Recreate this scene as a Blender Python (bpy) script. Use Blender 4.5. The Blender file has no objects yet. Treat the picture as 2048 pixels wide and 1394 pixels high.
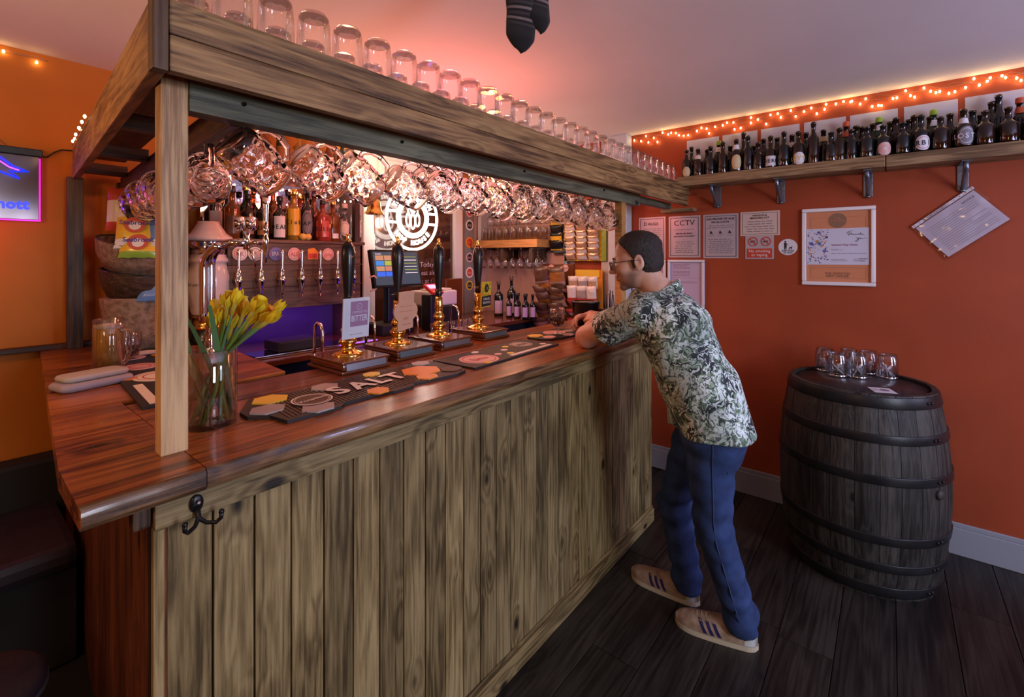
import bpy, bmesh, math, random
import numpy as np
from mathutils import Vector, Matrix, noise as mnoise
random.seed(7)
rnd = random.Random(11)
PI = math.pi
SC = bpy.context.scene
COL = SC.collection

# ---------------------------------------------------------------- camera
# X runs along the bar front, Y from the customers towards the back wall, Z up (metres)
CAMH = 1.55
cd = bpy.data.cameras.new('camera'); cam = bpy.data.objects.new('camera', cd); COL.objects.link(cam)
cam.location = (0, 0, CAMH)
cam.rotation_euler = (PI/2, 0, -math.atan2(.777, .629))
cd.sensor_width = 36; cd.lens = 36*934/2048; cd.shift_y = -180/2048; cd.clip_start = .05
SC.camera = cam

# ---------------------------------------------------------------- look
SC.view_settings.view_transform = 'Standard'; SC.view_settings.look = 'None'
SC.view_settings.gamma = 1; SC.view_settings.use_curve_mapping = False
SC.view_settings.exposure = -0.03
SC.cycles.use_denoising = True
SC.cycles.max_bounces = 16; SC.cycles.transparent_max_bounces = 32
SC.cycles.transmission_bounces = 14; SC.cycles.sample_clamp_indirect = 6
SC.cycles.caustics_reflective = False; SC.cycles.caustics_refractive = False

w = bpy.data.worlds.new('sky'); SC.world = w; w.use_nodes = True
w.node_tree.nodes['Background'].inputs[0].default_value = (.55, .68, 1, 1)
w.node_tree.nodes['Background'].inputs[1].default_value = .6

def area(name, loc, aim, sx, sy, power, col, spread=PI):
    l = bpy.data.lights.new(name, 'AREA'); l.shape = 'RECTANGLE'; l.size = sx; l.size_y = sy
    l.energy = power; l.color = col; l.spread = spread
    o = bpy.data.objects.new(name, l); COL.objects.link(o); o.location = loc
    o.rotation_euler = (Vector(aim)-Vector(loc)).to_track_quat('-Z', 'Y').to_euler()
    return o
def lamp(name, loc, power, col, r=.05):
    l = bpy.data.lights.new(name, 'POINT'); l.energy = power; l.color = col; l.shadow_soft_size = r
    o = bpy.data.objects.new(name, l); COL.objects.link(o); o.location = loc
    return o
# daylight through the two front windows behind the camera
area('window_light', (.55, -3.1, 1.6), (.9, 0, 1.1), .75, 1.25, 70, (.78, .88, 1))
area('window_light', (2.88, -3.1, 1.6), (2.6, 0, 1.2), .75, 1.25, 24, (.62, .70, 1))
# house lights and added fills: a warm lamp in the front room, red and warm lamps hidden inside the bar
lamp('room_lamp', (-1.3, .2, 1.9), 24, (1, .62, .36), .12)
lamp('lilac_ceiling_fill', (2.2, -2.0, 1.9), 48, (.52, .49, 1), .15)  # added out-of-view fill that lifts the ceiling, not a fitting of the room
lamp('lilac_ceiling_fill', (.6, -2.2, 1.9), 20, (.68, .52, 1), .15)  # second added ceiling fill, also out of view
lamp('counter_fill', (1.8, 1.60, 1.98), 3.5, (1, .38, .12), .06)  # added fill for the orange glow on the counter top, no fitting here
lamp('red_lamp', (1.75, 1.85, 2.08), 11, (1, .11, .15), .08)
lamp('bar_lamp', (1.2, 2.0, 1.95), 6.5, (1, .36, .17), .06)
lamp('door_lamp', (1.95, 2.75, 2.25), 5.5, (1, .66, .38), .05)
lamp('till_lamp', (2.75, 2.2, 1.9), 9, (1, .48, .30), .05)
lamp('corner_lamp', (-.5, 1.9, 1.9), 14, (1, .5, .2), .1)
area('violet_strip', (1.33, 2.66, 1.265), (1.33, 2.80, .9), .70, .02, 1.3, (.26, .02, 1))
area('violet_strip', (2.3, 1.78, .95), (2.3, 2.5, .9), 1.0, .03, 1.6, (.2, .04, 1))

# ---------------------------------------------------------------- tools
def ray(px, py):
    a = (px-1024)/934; b = -(py-517)/934
    return (.777+a*.629, .629-a*.777, b)
def onu(u, px, py):
    d = ray(px, py); t = u/d[0]; return Vector((u, t*d[1], CAMH+t*d[2]))
def onv(v, px, py):
    d = ray(px, py); t = v/d[1]; return Vector((t*d[0], v, CAMH+t*d[2]))
def onz(z, px, py):
    d = ray(px, py); t = (z-CAMH)/d[2]; return Vector((t*d[0], t*d[1], z))

def V(*a): return Vector(a[0]) if len(a) == 1 else Vector(a)
ORDS = ('first second third fourth fifth sixth seventh eighth ninth tenth eleventh twelfth thirteenth fourteenth fifteenth sixteenth seventeenth eighteenth nineteenth twentieth '
        'twenty-first twenty-second twenty-third twenty-fourth twenty-fifth twenty-sixth twenty-seventh twenty-eighth twenty-ninth thirtieth thirty-first thirty-second').split()

# --- materials
def _nt(name):
    m = bpy.data.materials.new(name); m.use_nodes = True
    nt = m.node_tree; return m, nt, nt.nodes['Principled BSDF']
def lin(c):
    if isinstance(c, str):
        c = [int(c[i:i+2], 16)/255 for i in (0, 2, 4)]
        c = [x/12.92 if x <= .04045 else ((x+.055)/1.055)**2.4 for x in c]
    return tuple(c)[:3]+(1,)
def mat(name, col, rough=.5, metal=0, trans=0, ior=1.45, emit=None, es=0, coat=0, spec=.5, bump=0, bscale=200, alpha=1, sheen=0):
    m, nt, b = _nt(name)
    b.inputs['Base Color'].default_value = lin(col); b.inputs['Roughness'].default_value = rough
    b.inputs['Metallic'].default_value = metal; b.inputs['Transmission Weight'].default_value = trans
    b.inputs['IOR'].default_value = ior; b.inputs['Coat Weight'].default_value = coat
    b.inputs['Coat Roughness'].default_value = .08
    b.inputs['Specular IOR Level'].default_value = spec; b.inputs['Alpha'].default_value = alpha
    b.inputs['Sheen Weight'].default_value = sheen
    if emit is not None:
        b.inputs['Emission Color'].default_value = lin(emit); b.inputs['Emission Strength'].default_value = es
    if bump:
        n = nt.nodes.new('ShaderNodeTexNoise'); n.inputs['Scale'].default_value = bscale; n.inputs['Detail'].default_value = 4
        tc = nt.nodes.new('ShaderNodeTexCoord'); nt.links.new(tc.outputs['Object'], n.inputs['Vector'])
        bp = nt.nodes.new('ShaderNodeBump'); bp.inputs['Strength'].default_value = bump; bp.inputs['Distance'].default_value = .004
        nt.links.new(n.outputs['Fac'], bp.inputs['Height']); nt.links.new(bp.outputs['Normal'], b.inputs['Normal'])
    return m
def ramp(nt, fac, stops):
    r = nt.nodes.new('ShaderNodeValToRGB'); e = r.color_ramp.elements
    while len(e) < len(stops): e.new(.5)
    for i, (p, c) in enumerate(stops):
        e[i].position = p; e[i].color = lin(c)
    nt.links.new(fac, r.inputs[0]); return r.outputs[0]
def mathn(nt, op, a, b=None, clamp=False):
    n = nt.nodes.new('ShaderNodeMath'); n.operation = op; n.use_clamp = clamp
    for i, x in enumerate((a, b)):
        if x is None: continue
        if isinstance(x, (int, float)): n.inputs[i].default_value = x
        else: nt.links.new(x, n.inputs[i])
    return n.outputs[0]
def mixc(nt, fac, a, b, mode='MIX'):
    n = nt.nodes.new('ShaderNodeMix'); n.data_type = 'RGBA'; n.blend_type = mode
    for s, x in ((n.inputs[0], fac), (n.inputs[6], a), (n.inputs[7], b)):
        if isinstance(x, (int, float)): s.default_value = x
        elif isinstance(x, (tuple, str)): s.default_value = lin(x)
        else: nt.links.new(x, s)
    return n.outputs[2]
def wood(name, dark, mid, light, axis='x', rough=.55, grain=1.0, knots=.5, coat=0, bump=.5, vary=.35, wear=None, spec=.4):
    """sawn softwood: streaked grain along one axis, ring figure bent round knots, board to board variation"""
    m, nt, b = _nt(name)
    tc = nt.nodes.new('ShaderNodeTexCoord'); oi = nt.nodes.new('ShaderNodeObjectInfo')
    off = nt.nodes.new('ShaderNodeVectorMath'); off.operation = 'SCALE'
    cmb = nt.nodes.new('ShaderNodeCombineXYZ')
    for i in range(3): nt.links.new(oi.outputs['Random'], cmb.inputs[i])
    nt.links.new(cmb.outputs[0], off.inputs[0]); off.inputs['Scale'].default_value = 37
    add = nt.nodes.new('ShaderNodeVectorMath'); add.operation = 'ADD'
    nt.links.new(tc.outputs['Object'], add.inputs[0]); nt.links.new(off.outputs[0], add.inputs[1])
    def mapped(al, ac):
        mp = nt.nodes.new('ShaderNodeMapping'); s = [ac, ac, ac]; s['xyz'.index(axis)] = al
        mp.inputs['Scale'].default_value = s; nt.links.new(add.outputs[0], mp.inputs[0]); return mp.outputs[0]
    # knots: sparse cells, stretched a little along the grain
    vo = nt.nodes.new('ShaderNodeTexVoronoi'); vo.inputs['Scale'].default_value = 1
    nt.links.new(mapped(4.2, 8), vo.inputs['Vector'])
    kd = vo.outputs['Distance']
    knot = mathn(nt, 'SUBTRACT', 1, mathn(nt, 'MULTIPLY', kd, 7.5), True)
    sepc = nt.nodes.new('ShaderNodeSeparateColor'); nt.links.new(vo.outputs['Color'], sepc.inputs[0])
    pick = mathn(nt, 'GREATER_THAN', sepc.outputs[0], 1-knots)
    knot = mathn(nt, 'MULTIPLY', knot, pick)
    halo = mathn(nt, 'MULTIPLY', mathn(nt, 'SUBTRACT', 1, mathn(nt, 'MULTIPLY', kd, 2.6), True), pick)
    # ring figure
    n1 = nt.nodes.new('ShaderNodeTexNoise'); n1.inputs['Scale'].default_value = 1; n1.inputs['Detail'].default_value = 3
    nt.links.new(mapped(.9*grain, 11*grain), n1.inputs['Vector'])
    rings = mathn(nt, 'ADD', mathn(nt, 'MULTIPLY', n1.outputs['Fac'], 9), mathn(nt, 'MULTIPLY', halo, 2.2))
    rings = mathn(nt, 'ADD', mathn(nt, 'MULTIPLY', mathn(nt, 'SINE', mathn(nt, 'MULTIPLY', rings, 6.28)), .5), .5)
    n2 = nt.nodes.new('ShaderNodeTexNoise'); n2.inputs['Scale'].default_value = 1; n2.inputs['Detail'].default_value = 6; n2.inputs['Roughness'].default_value = .7
    nt.links.new(mapped(5*grain, 130*grain), n2.inputs['Vector'])
    n3 = nt.nodes.new('ShaderNodeTexNoise'); n3.inputs['Scale'].default_value = 1; n3.inputs['Detail'].default_value = 3
    nt.links.new(mapped(2.2, 6), n3.inputs['Vector'])
    t = mathn(nt, 'ADD', mathn(nt, 'MULTIPLY', rings, .16), mathn(nt, 'MULTIPLY', n2.outputs['Fac'], .85))
    t = mathn(nt, 'ADD', t, mathn(nt, 'MULTIPLY', mathn(nt, 'SUBTRACT', n3.outputs['Fac'], .5), .75))
    c = ramp(nt, t, [(.31, dark), (.50, mid), (.70, light)])
    c = mixc(nt, mathn(nt, 'MULTIPLY', halo, .45), c, dark)
    kc = tuple(x*.22 for x in lin(dark)[:3])
    c = mixc(nt, mathn(nt, 'MINIMUM', mathn(nt, 'MULTIPLY', knot, 2.0), 1), c, kc)
    if wear:
        c = mixc(nt, mathn(nt, 'MULTIPLY', mathn(nt, 'GREATER_THAN', n3.outputs['Fac'], .62), .6), c, wear)
    hv = nt.nodes.new('ShaderNodeHueSaturation'); nt.links.new(c, hv.inputs['Color'])
    nt.links.new(mathn(nt, 'ADD', mathn(nt, 'MULTIPLY', oi.outputs['Random'], vary), 1-vary/2), hv.inputs['Value'])
    nt.links.new(hv.outputs[0], b.inputs['Base Color'])
    b.inputs['Roughness'].default_value = rough; b.inputs['Coat Weight'].default_value = coat; b.inputs['Coat Roughness'].default_value = .14
    b.inputs['Specular IOR Level'].default_value = spec
    bp = nt.nodes.new('ShaderNodeBump'); bp.inputs['Strength'].default_value = bump; bp.inputs['Distance'].default_value = .003
    nt.links.new(t, bp.inputs['Height']); nt.links.new(bp.outputs['Normal'], b.inputs['Normal'])
    return m
def noisy(name, c1, c2, scale=8, rough=.6, bump=.1, metal=0, coat=0, lo=.35, hi=.65, spec=.5, bs=None):
    m, nt, b = _nt(name)
    tc = nt.nodes.new('ShaderNodeTexCoord'); n = nt.nodes.new('ShaderNodeTexNoise'); n.inputs['Scale'].default_value = scale; n.inputs['Detail'].default_value = 5
    nt.links.new(tc.outputs['Object'], n.inputs['Vector'])
    nt.links.new(ramp(nt, n.outputs['Fac'], [(lo, c1), (hi, c2)]), b.inputs['Base Color'])
    b.inputs['Roughness'].default_value = rough; b.inputs['Metallic'].default_value = metal; b.inputs['Coat Weight'].default_value = coat
    b.inputs['Specular IOR Level'].default_value = spec
    if bump:
        n2 = nt.nodes.new('ShaderNodeTexNoise'); n2.inputs['Scale'].default_value = bs or scale*6; n2.inputs['Detail'].default_value = 4
        nt.links.new(tc.outputs['Object'], n2.inputs['Vector'])
        bp = nt.nodes.new('ShaderNodeBump'); bp.inputs['Strength'].default_value = bump; bp.inputs['Distance'].default_value = .004
        nt.links.new(n2.outputs['Fac'], bp.inputs['Height']); nt.links.new(bp.outputs['Normal'], b.inputs['Normal'])
    return m
def thin_glass(name, tint=(.99, .99, 1), edge=.55, rough=.02):
    """thin-walled glass: see-through, with Fresnel gloss that grows towards the rims"""
    m = bpy.data.materials.new(name); m.use_nodes = True; nt = m.node_tree; nt.nodes.clear()
    out = nt.nodes.new('ShaderNodeOutputMaterial'); mx = nt.nodes.new('ShaderNodeMixShader')
    tr = nt.nodes.new('ShaderNodeBsdfTransparent'); gl = nt.nodes.new('ShaderNodeBsdfGlossy'); gl.inputs['Roughness'].default_value = rough
    lw = nt.nodes.new('ShaderNodeLayerWeight'); lw.inputs['Blend'].default_value = edge
    tcol = ramp(nt, lw.outputs['Facing'], [(0, tint), (.80, tuple(x*.97 for x in tint)), (1, tuple(x*.84 for x in tint))])
    nt.links.new(tcol, tr.inputs[0])
    f = mathn(nt, 'ADD', mathn(nt, 'MULTIPLY', lw.outputs['Fresnel'], .45), .022, True)
    nt.links.new(f, mx.inputs[0]); nt.links.new(tr.outputs[0], mx.inputs[1]); nt.links.new(gl.outputs[0], mx.inputs[2])
    nt.links.new(mx.outputs[0], out.inputs[0]); return m

# --- mesh builder
class MB:
    def __init__(s): s.v = []; s.f = []; s.m = []; s.sm = []
    def add(s, vs, fs, mi=0, smooth=False):
        n = len(s.v); s.v += [tuple(v) for v in vs]
        for f in fs: s.f.append(tuple(n+i for i in f)); s.m.append(mi); s.sm.append(smooth)
    def box(s, x0, x1, y0, y1, z0, z1, mi=0, M=None, ch=0):
        if ch <= 0:
            vs = [V(x, y, z) for z in (z0, z1) for y in (y0, y1) for x in (x0, x1)]
            fs = [(0, 2, 3, 1), (4, 5, 7, 6), (0, 1, 5, 4), (2, 6, 7, 3), (0, 4, 6, 2), (1, 3, 7, 5)]
        else:
            bm = bmesh.new(); bmesh.ops.create_cube(bm, size=1)
            for v in bm.verts:
                v.co = V((x0+x1)/2+v.co.x*(x1-x0), (y0+y1)/2+v.co.y*(y1-y0), (z0+z1)/2+v.co.z*(z1-z0))
            bmesh.ops.bevel(bm, geom=bm.edges[:], offset=ch, segments=2, affect='EDGES', profile=.6)
            bm.verts.index_update(); vs = [v.co.copy() for v in bm.verts]; fs = [tuple(v.index for v in f.verts) for f in bm.faces]; bm.free()
        if M is not None: vs = [M @ v for v in vs]
        s.add(vs, fs, mi); return s
    def lathe(s, prof, c=(0, 0, 0), n=24, mi=0, M=None, smooth=True, a0=0, a1=2*PI, mod=None):
        c = Vector(c); full = abs(a1-a0-2*PI) < 1e-6; cols = n if full else n+1
        vs = []
        for j, (r, z) in enumerate(prof):
            for i in range(cols):
                a = a0+(a1-a0)*i/n; rr = r*(mod(a, j, z) if mod else 1)
                v = V(rr*math.cos(a), rr*math.sin(a), z); vs.append((M @ v if M is not None else v)+c)
        fs = []
        for j in range(len(prof)-1):
            for i in range(n):
                k = (i+1) % cols
                fs.append((j*cols+i, j*cols+k, (j+1)*cols+k, (j+1)*cols+i))
        mis = mi
        if isinstance(mi, (list, tuple)):
            k0 = len(s.v); s.v += [tuple(v) for v in vs]
            for q, f in enumerate(fs): s.f.append(tuple(k0+i for i in f)); s.m.append(mi[min(q//n, len(mi)-1)]); s.sm.append(smooth)
        else: s.add(vs, fs, mi, smooth)
        return s
    def cyl(s, p, r, h, n=20, mi=0, M=None, r2=None):
        r2 = r if r2 is None else r2
        return s.lathe([(0, 0), (r, 0), (r, 0), (r2, h), (r2, h), (0, h)], p, n, mi, M, True)
    def tube(s, pts, r, n=8, mi=0, cap=True, smooth=True, closed=False):
        pts = [Vector(p) for p in pts]; m = len(pts)
        rs = r if isinstance(r, (list, tuple)) else [r]*m
        up = None; vs = []
        for i, p in enumerate(pts):
            if closed: t = (pts[(i+1) % m]-pts[i-1]).normalized()
            else: t = (pts[min(i+1, m-1)]-pts[max(i-1, 0)]).normalized()
            if up is None: up = t.orthogonal().normalized()
            up = (up-t*up.dot(t)); up = up.normalized() if up.length > 1e-6 else t.orthogonal().normalized()
            sd = t.cross(up)
            for k in range(n):
                a = 2*PI*k/n; vs.append(p+(up*math.cos(a)+sd*math.sin(a))*rs[i])
        fs = []
        for i in range(m if closed else m-1):
            j = (i+1) % m
            for k in range(n): fs.append((i*n+k, i*n+(k+1) % n, j*n+(k+1) % n, j*n+k))
        if cap and not closed: fs += [tuple(range(n))[::-1], tuple((m-1)*n+k for k in range(n))]
        s.add(vs, fs, mi, smooth); return s
    def prism(s, poly, h0, h1, fr=None, mi=0, mtop=None):
        """polygon (x, y) raised from h0 to h1 in a frame (origin, xdir, ydir)"""
        n = len(poly)
        def T(x, y, h):
            if fr is None: return V(x, y, h)
            return fr.p(x, y, h)
        vs = [T(x, y, h0) for x, y in poly]+[T(x, y, h1) for x, y in poly]
        s.add(vs, [tuple(range(n))[::-1]]+[(i, (i+1) % n, n+(i+1) % n, n+i) for i in range(n)], mi)
        k = len(s.v)-n; s.f.append(tuple(k+i for i in range(n))); s.m.append(mi if mtop is None else mtop); s.sm.append(False)
        return s
    def sphere(s, c, r, n=10, m=7, mi=0, sc=(1, 1, 1), M=None):
        prof = [(math.sin(PI*j/m)*r, -math.cos(PI*j/m)*r) for j in range(m+1)]
        S = Matrix.Diagonal(sc).to_4x4()
        return s.lathe(prof, c, n, mi, (M.to_4x4() @ S) if M is not None else S)
    def build(s, name, mats, parent=None, local=False):
        me = bpy.data.meshes.new(name)
        o0 = V(0, 0, 0)
        if parent is not None and not local:
            q = parent
            while q is not None: o0 += q.location; q = q.parent
        vs = [(v[0]-o0.x, v[1]-o0.y, v[2]-o0.z) for v in s.v]
        me.from_pydata(vs, [], s.f)
        if not isinstance(mats, (list, tuple)): mats = [mats]
        for m in mats: me.materials.append(m)
        me.polygons.foreach_set('material_index', s.m); me.polygons.foreach_set('use_smooth', s.sm)
        me.update()
        o = bpy.data.objects.new(name, me); COL.objects.link(o)
        if parent is not None: o.parent = parent
        return o
class Fr:
    def __init__(s, o, x, y):
        s.o = Vector(o); s.x = Vector(x).normalized(); s.y = Vector(y).normalized(); s.n = s.x.cross(s.y)
    def p(s, x, y, h=0): return s.o+s.x*x+s.y*y+s.n*h
    def sub(s, x, y, rot=0, h=0):
        c, q = math.cos(rot), math.sin(rot)
        return Fr(s.p(x, y, h), s.x*c+s.y*q, s.y*c-s.x*q)
_tc = {}
def textpoly(t, size=1, bold=0, align='CENTER'):
    k = (t, bold, align)
    if k not in _tc:
        cu = bpy.data.curves.new('t', 'FONT'); cu.body = t; cu.size = 1; cu.align_x = align; cu.offset = bold; cu.resolution_u = 3
        ob = bpy.data.objects.new('t', cu); COL.objects.link(ob)
        dg = bpy.context.evaluated_depsgraph_get(); me = ob.evaluated_get(dg).to_mesh()
        _tc[k] = ([v.co.copy() for v in me.vertices], [tuple(p.vertices) for p in me.polygons])
        ob.evaluated_get(dg).to_mesh_clear(); bpy.data.objects.remove(ob); bpy.data.curves.remove(cu)
    return _tc[k]
def text(mb, fr, t, x, y, size, mi=0, h=.001, sx=1, bold=0, align='CENTER'):
    vs, fs = textpoly(t, 1, bold, align)
    mb.add([fr.p(x+v.x*size*sx, y+v.y*size, h) for v in vs], fs, mi); return mb
def rect(mb, fr, x0, x1, y0, y1, h=.001, mi=0, h0=0):
    mb.prism([(x0, y0), (x1, y0), (x1, y1), (x0, y1)], h0, h, fr, mi)
def disc(mb, fr, x, y, rx, ry=None, h=.001, mi=0, n=28, h0=0):
    ry = ry or rx
    mb.prism([(x+rx*math.cos(2*PI*i/n), y+ry*math.sin(2*PI*i/n)) for i in range(n)], h0, h, fr, mi)
def ring(mb, fr, x, y, r0, r1, h=.001, mi=0, n=32, sy=1, a0=0, a1=2*PI):
    for i in range(n):
        a, b = a0+(a1-a0)*i/n, a0+(a1-a0)*(i+1)/n
        q = [(x+r*math.cos(t), y+r*math.sin(t)*sy) for r, t in ((r0, a), (r1, a), (r1, b), (r0, b))]
        mb.add([fr.p(px, py, h) for px, py in q], [(0, 1, 2, 3)], mi)
def lines(mb, fr, x0, x1, y0, y1, n, mi=0, h=.0012, th=.35, center=False, rr=None):
    """small print: rows of word-long strokes"""
    R = rr or rnd; dy = (y1-y0)/n
    for i in range(n):
        y = y1-dy*(i+.5); a, b = (x0, x1) if not center else ((x0+(x1-x0)*R.uniform(0, .12)), (x1-(x1-x0)*R.uniform(0, .12)))
        if not center and R.random() < .3: b = x0+(x1-x0)*R.uniform(.4, .9)
        x = a
        while x < b:
            w_ = R.uniform(.5, 2.2)*abs(dy)*1.2; x2 = min(x+w_, b)
            mb.add([fr.p(x, y-dy*th/2, h), fr.p(x2, y-dy*th/2, h), fr.p(x2, y+dy*th/2, h), fr.p(x, y+dy*th/2, h)], [(0, 1, 2, 3)], mi)
            x = x2+abs(dy)*.35
def outline(mb, fr, x0, x1, y0, y1, t, mi=0, h=.0012):
    for a in ((x0, x1, y0, y0+t), (x0, x1, y1-t, y1), (x0, x0+t, y0, y1), (x1-t, x1, y0, y1)):
        mb.add([fr.p(a[0], a[2], h), fr.p(a[1], a[2], h), fr.p(a[1], a[3], h), fr.p(a[0], a[3], h)], [(0, 1, 2, 3)], mi)

# --- things
def props(o, label, cat, group=None):
    o['label'] = label; o['category'] = cat
    if group: o['group'] = group
    return o
def thing(name, label, cat, loc=(0, 0, 0), group=None):
    o = bpy.data.objects.new(name, None); COL.objects.link(o); o.location = loc; o.empty_display_size = .05
    return props(o, label, cat, group)
def struct(o): o['kind'] = 'structure'; return o
def dup(o, parent=None):
    c = o.copy(); COL.objects.link(c); c.parent = parent
    for ch in list(o.children): dup(ch, c)
    return c
def place(root, loc, rot=(0, 0, 0), label=None, group=None, scale=None):
    r = dup(root); r.location = loc; r.rotation_euler = rot
    if label: r['label'] = label
    if group: r['group'] = group
    if scale: r.scale = scale
    return r
_used = {}
class Proto:
    """the first placing moves the original, the later ones copy it"""
    def __init__(s, fn, *a): s.o = fn(*a); s.first = True
    def put(s, loc, rot=(0, 0, 0), label=None, group=None, scale=None):
        src = s.o
        r = src if s.first else dup(src)
        if not s.first and False: pass
        s.first = False
        r.location = loc; r.rotation_euler = rot
        r.scale = scale or (1, 1, 1)
        if label: r['label'] = label
        if group: r['group'] = group
        return r

# ---------------------------------------------------------------- palette
m_wall_o = noisy('orange_paint', (.47, .142, .010), (.52, .16, .013), 3, .62, .06, bs=180, spec=.3)
m_wall_r = noisy('terracotta_paint', (.32, .056, .018), (.37, .066, .021), 3, .6, .06, bs=180, spec=.3)
m_ceil = noisy('ceiling_paint', (.80, .77, .78), (.84, .81, .82), 2, .8, .05, bs=60)
m_pale = mat('pale_grey_paint', (.52, .54, .57), .5)
m_white = mat('white_gloss_paint', (.72, .68, .64), .35)
m_skirt = mat('grey_skirting_paint', (.30, .32, .36), .4)
m_floor = wood('dark_floor_plank', (.006, .005, .0045), (.018, .015, .012), (.035, .030, .024), 'x', .42, .7, .12, 0, .3, .5)
m_bar = {a: wood('bar_pine_'+a, (.066, .043, .015), (.195, .138, .055), (.33, .245, .11), a, .55, 1, .62, 0, .6, .45) for a in 'xyz'}
m_can = {a: wood('canopy_pine_'+a, (.075, .034, .012), (.25, .135, .052), (.42, .25, .10), a, .5, .9, .5, 0, .7, .3) for a in 'xyz'}
m_post = {a: wood('post_pine_'+a, (.26, .14, .06), (.50, .32, .155), (.62, .42, .22), a, .5, 1.3, .35, 0, .3, .15) for a in 'xyz'}
m_green = wood('green_grey_rail', (.045, .045, .028), (.115, .118, .070), (.18, .18, .11), 'x', .55, 1, .25, 0, .5, .2)
m_dark = {a: wood('dark_stained_pine_'+a, (.020, .010, .006), (.06, .03, .016), (.11, .06, .03), a, .5, 1, .3, 0, .4, .3) for a in 'xyz'}
m_top = {a: wood('varnished_counter_'+a, (.055, .012, .002), (.225, .058, .008), (.36, .11, .018), a, .30, .7, .16, .22, .25, .22) for a in 'xyz'}
m_edge = wood('live_edge', (.030, .013, .006), (.13, .060, .02), (.26, .14, .05), 'x', .35, 1, .3, .5, 1, .3)
m_honey = wood('honey_pine', (.28, .12, .03), (.46, .22, .06), (.56, .30, .10), 'y', .5, 1, .2, 0, .3, .2)
m_shelf = wood('shelf_pine', (.13, .075, .032), (.30, .19, .09), (.42, .29, .15), 'y', .55, .9, .5, 0, .6, .2)
m_tapb = wood('tap_board', (.045, .022, .012), (.11, .055, .026), (.16, .085, .042), 'x', .45, .7, .2, 0, .3, .2)
m_mahog = mat('mahogany', (.13, .035, .010), .25, coat=.6, bump=.05)
m_black = mat('black_plastic', (.008, .008, .009), .3, coat=.2)
m_matt = mat('matt_black', (.012, .011, .012), .7)
m_rubber = mat('black_rubber', (.018, .013, .012), .6)
m_rubber2 = mat('brown_rubber_rib', (.06, .028, .018), .55)
m_chrome = mat('chrome', (.75, .75, .78), .08, 1)
m_pewter = mat('pewter_bracket', (.20, .23, .28), .35, .8, bump=.6, bscale=60)
m_brass = mat('brass', (.80, .48, .13), .14, 1)
m_iron = mat('black_iron', (.010, .010, .011), .35, .3)
m_gl = thin_glass('thin_glass')
m_glp = thin_glass('thin_glass_worn', (.995, .995, 1), .38)
m_dimple = mat('dimpled_glass', (.97, .97, .97), .03, 0, 1, 1.48)
m_paper = mat('white_paper', (.72, .70, .74), .6)
m_card = mat('cream_card', (.74, .66, .58), .5)
m_ink = mat('black_ink', (.02, .018, .025), .6)
m_grey = mat('grey_print', (.20, .19, .22), .6)
m_sign = mat('silver_sign_plate', (.50, .45, .50), .32, .25)
m_bulb = mat('warm_bulb', (1, .6, .2), .3, emit=(1, .68, .28), es=34)
m_bulb_r = mat('pink_bulb', (1, .5, .4), .3, emit=(1, .30, .20), es=22)
m_wire = mat('clear_wire', (.35, .2, .12), .3)
m_neon = mat('white_neon', (1, 1, 1), .3, emit=(1, .84, .74), es=7)
m_yel = mat('yellow_print', (.75, .50, .04), .5)
m_org = mat('orange_print', (.75, .25, .02), .5)
m_gryp = mat('grey_rubber_print', (.36, .30, .28), .5)
m_pink = mat('pink_print', (.72, .42, .36), .5)
m_blu = mat('blue_print', (.10, .16, .40), .5)
m_grn = mat('green_print', (.28, .45, .04), .5)
m_redp = mat('red_print', (.55, .05, .03), .5)
# ---------------------------------------------------------------- room shell
FW, BW, NW, LW, CZ = 3.38, 3.05, -3.25, -3.2, 2.495      # far wall x, back wall y, near wall y, left wall x, ceiling z
def slab(name, a, m, parent=None):
    return struct(MB().box(*a).build(name, m, parent))
floor = slab('floor', (LW-.1, FW+.1, NW-.1, BW+.1, -.12, -.012), m_matt)
k = 0; y = NW
while y < 1.3:
    x = LW-rnd.uniform(0, 1.1)
    while x < FW:
        x2 = min(x+1.22, FW); xa = max(x, LW)
        if y > -1.7 and x2 > .2 and xa < FW:
            MB().box(xa+.0015, x2-.0015, y+.0015, y+.1885, -.012, 0, ch=.0012).build('plank', m_floor, floor)
        else: MB().box(xa+.0015, x2-.0015, y+.0015, y+.1885, -.012, 0).build('plank', m_floor, floor)
        x += 1.22
    y += .19
slab('ceiling', (LW-.1, FW+.1, NW-.1, BW+.1, CZ, CZ+.1), m_ceil)
slab('wall_far', (FW, FW+.1, NW-.1, BW+.1, -.1, CZ), m_wall_r)
slab('wall_left', (LW-.1, LW, NW-.1, BW+.1, -.1, CZ), m_wall_o)
# back wall with a door opening x 1.99..3.02 z 0..2.37
wb = struct(MB().box(LW, 1.99, BW, BW+.1, -.1, CZ).box(3.02, FW, BW, BW+.1, -.1, CZ).box(1.99, 3.02, BW, BW+.1, 2.40, CZ).build('wall_back', m_wall_o))
# near wall with two window openings
wn = MB()
xs = [(LW, .1), (.95, 2.45), (3.3, FW)]
for a, b in xs: wn.box(a, b, NW-.1, NW, -.1, CZ)
for a, b in ((.1, .95), (2.45, 3.3)): wn.box(a, b, NW-.1, NW, -.1, .9); wn.box(a, b, NW-.1, NW, 2.3, CZ)
struct(wn.build('wall_near', m_wall_r))
for i, (a, b) in enumerate(((.1, .95), (2.45, 3.3))):
    wd = MB()
    for x0, x1, z0, z1 in ((a, a+.05, .9, 2.3), (b-.05, b, .9, 2.3), (a, b, .9, .95), (a, b, 2.25, 2.3), (a, b, 1.58, 1.62)): wd.box(x0, x1, NW-.08, NW-.03, z0, z1)
    o = struct(wd.build('window_%d' % (i+1), m_white))
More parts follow.
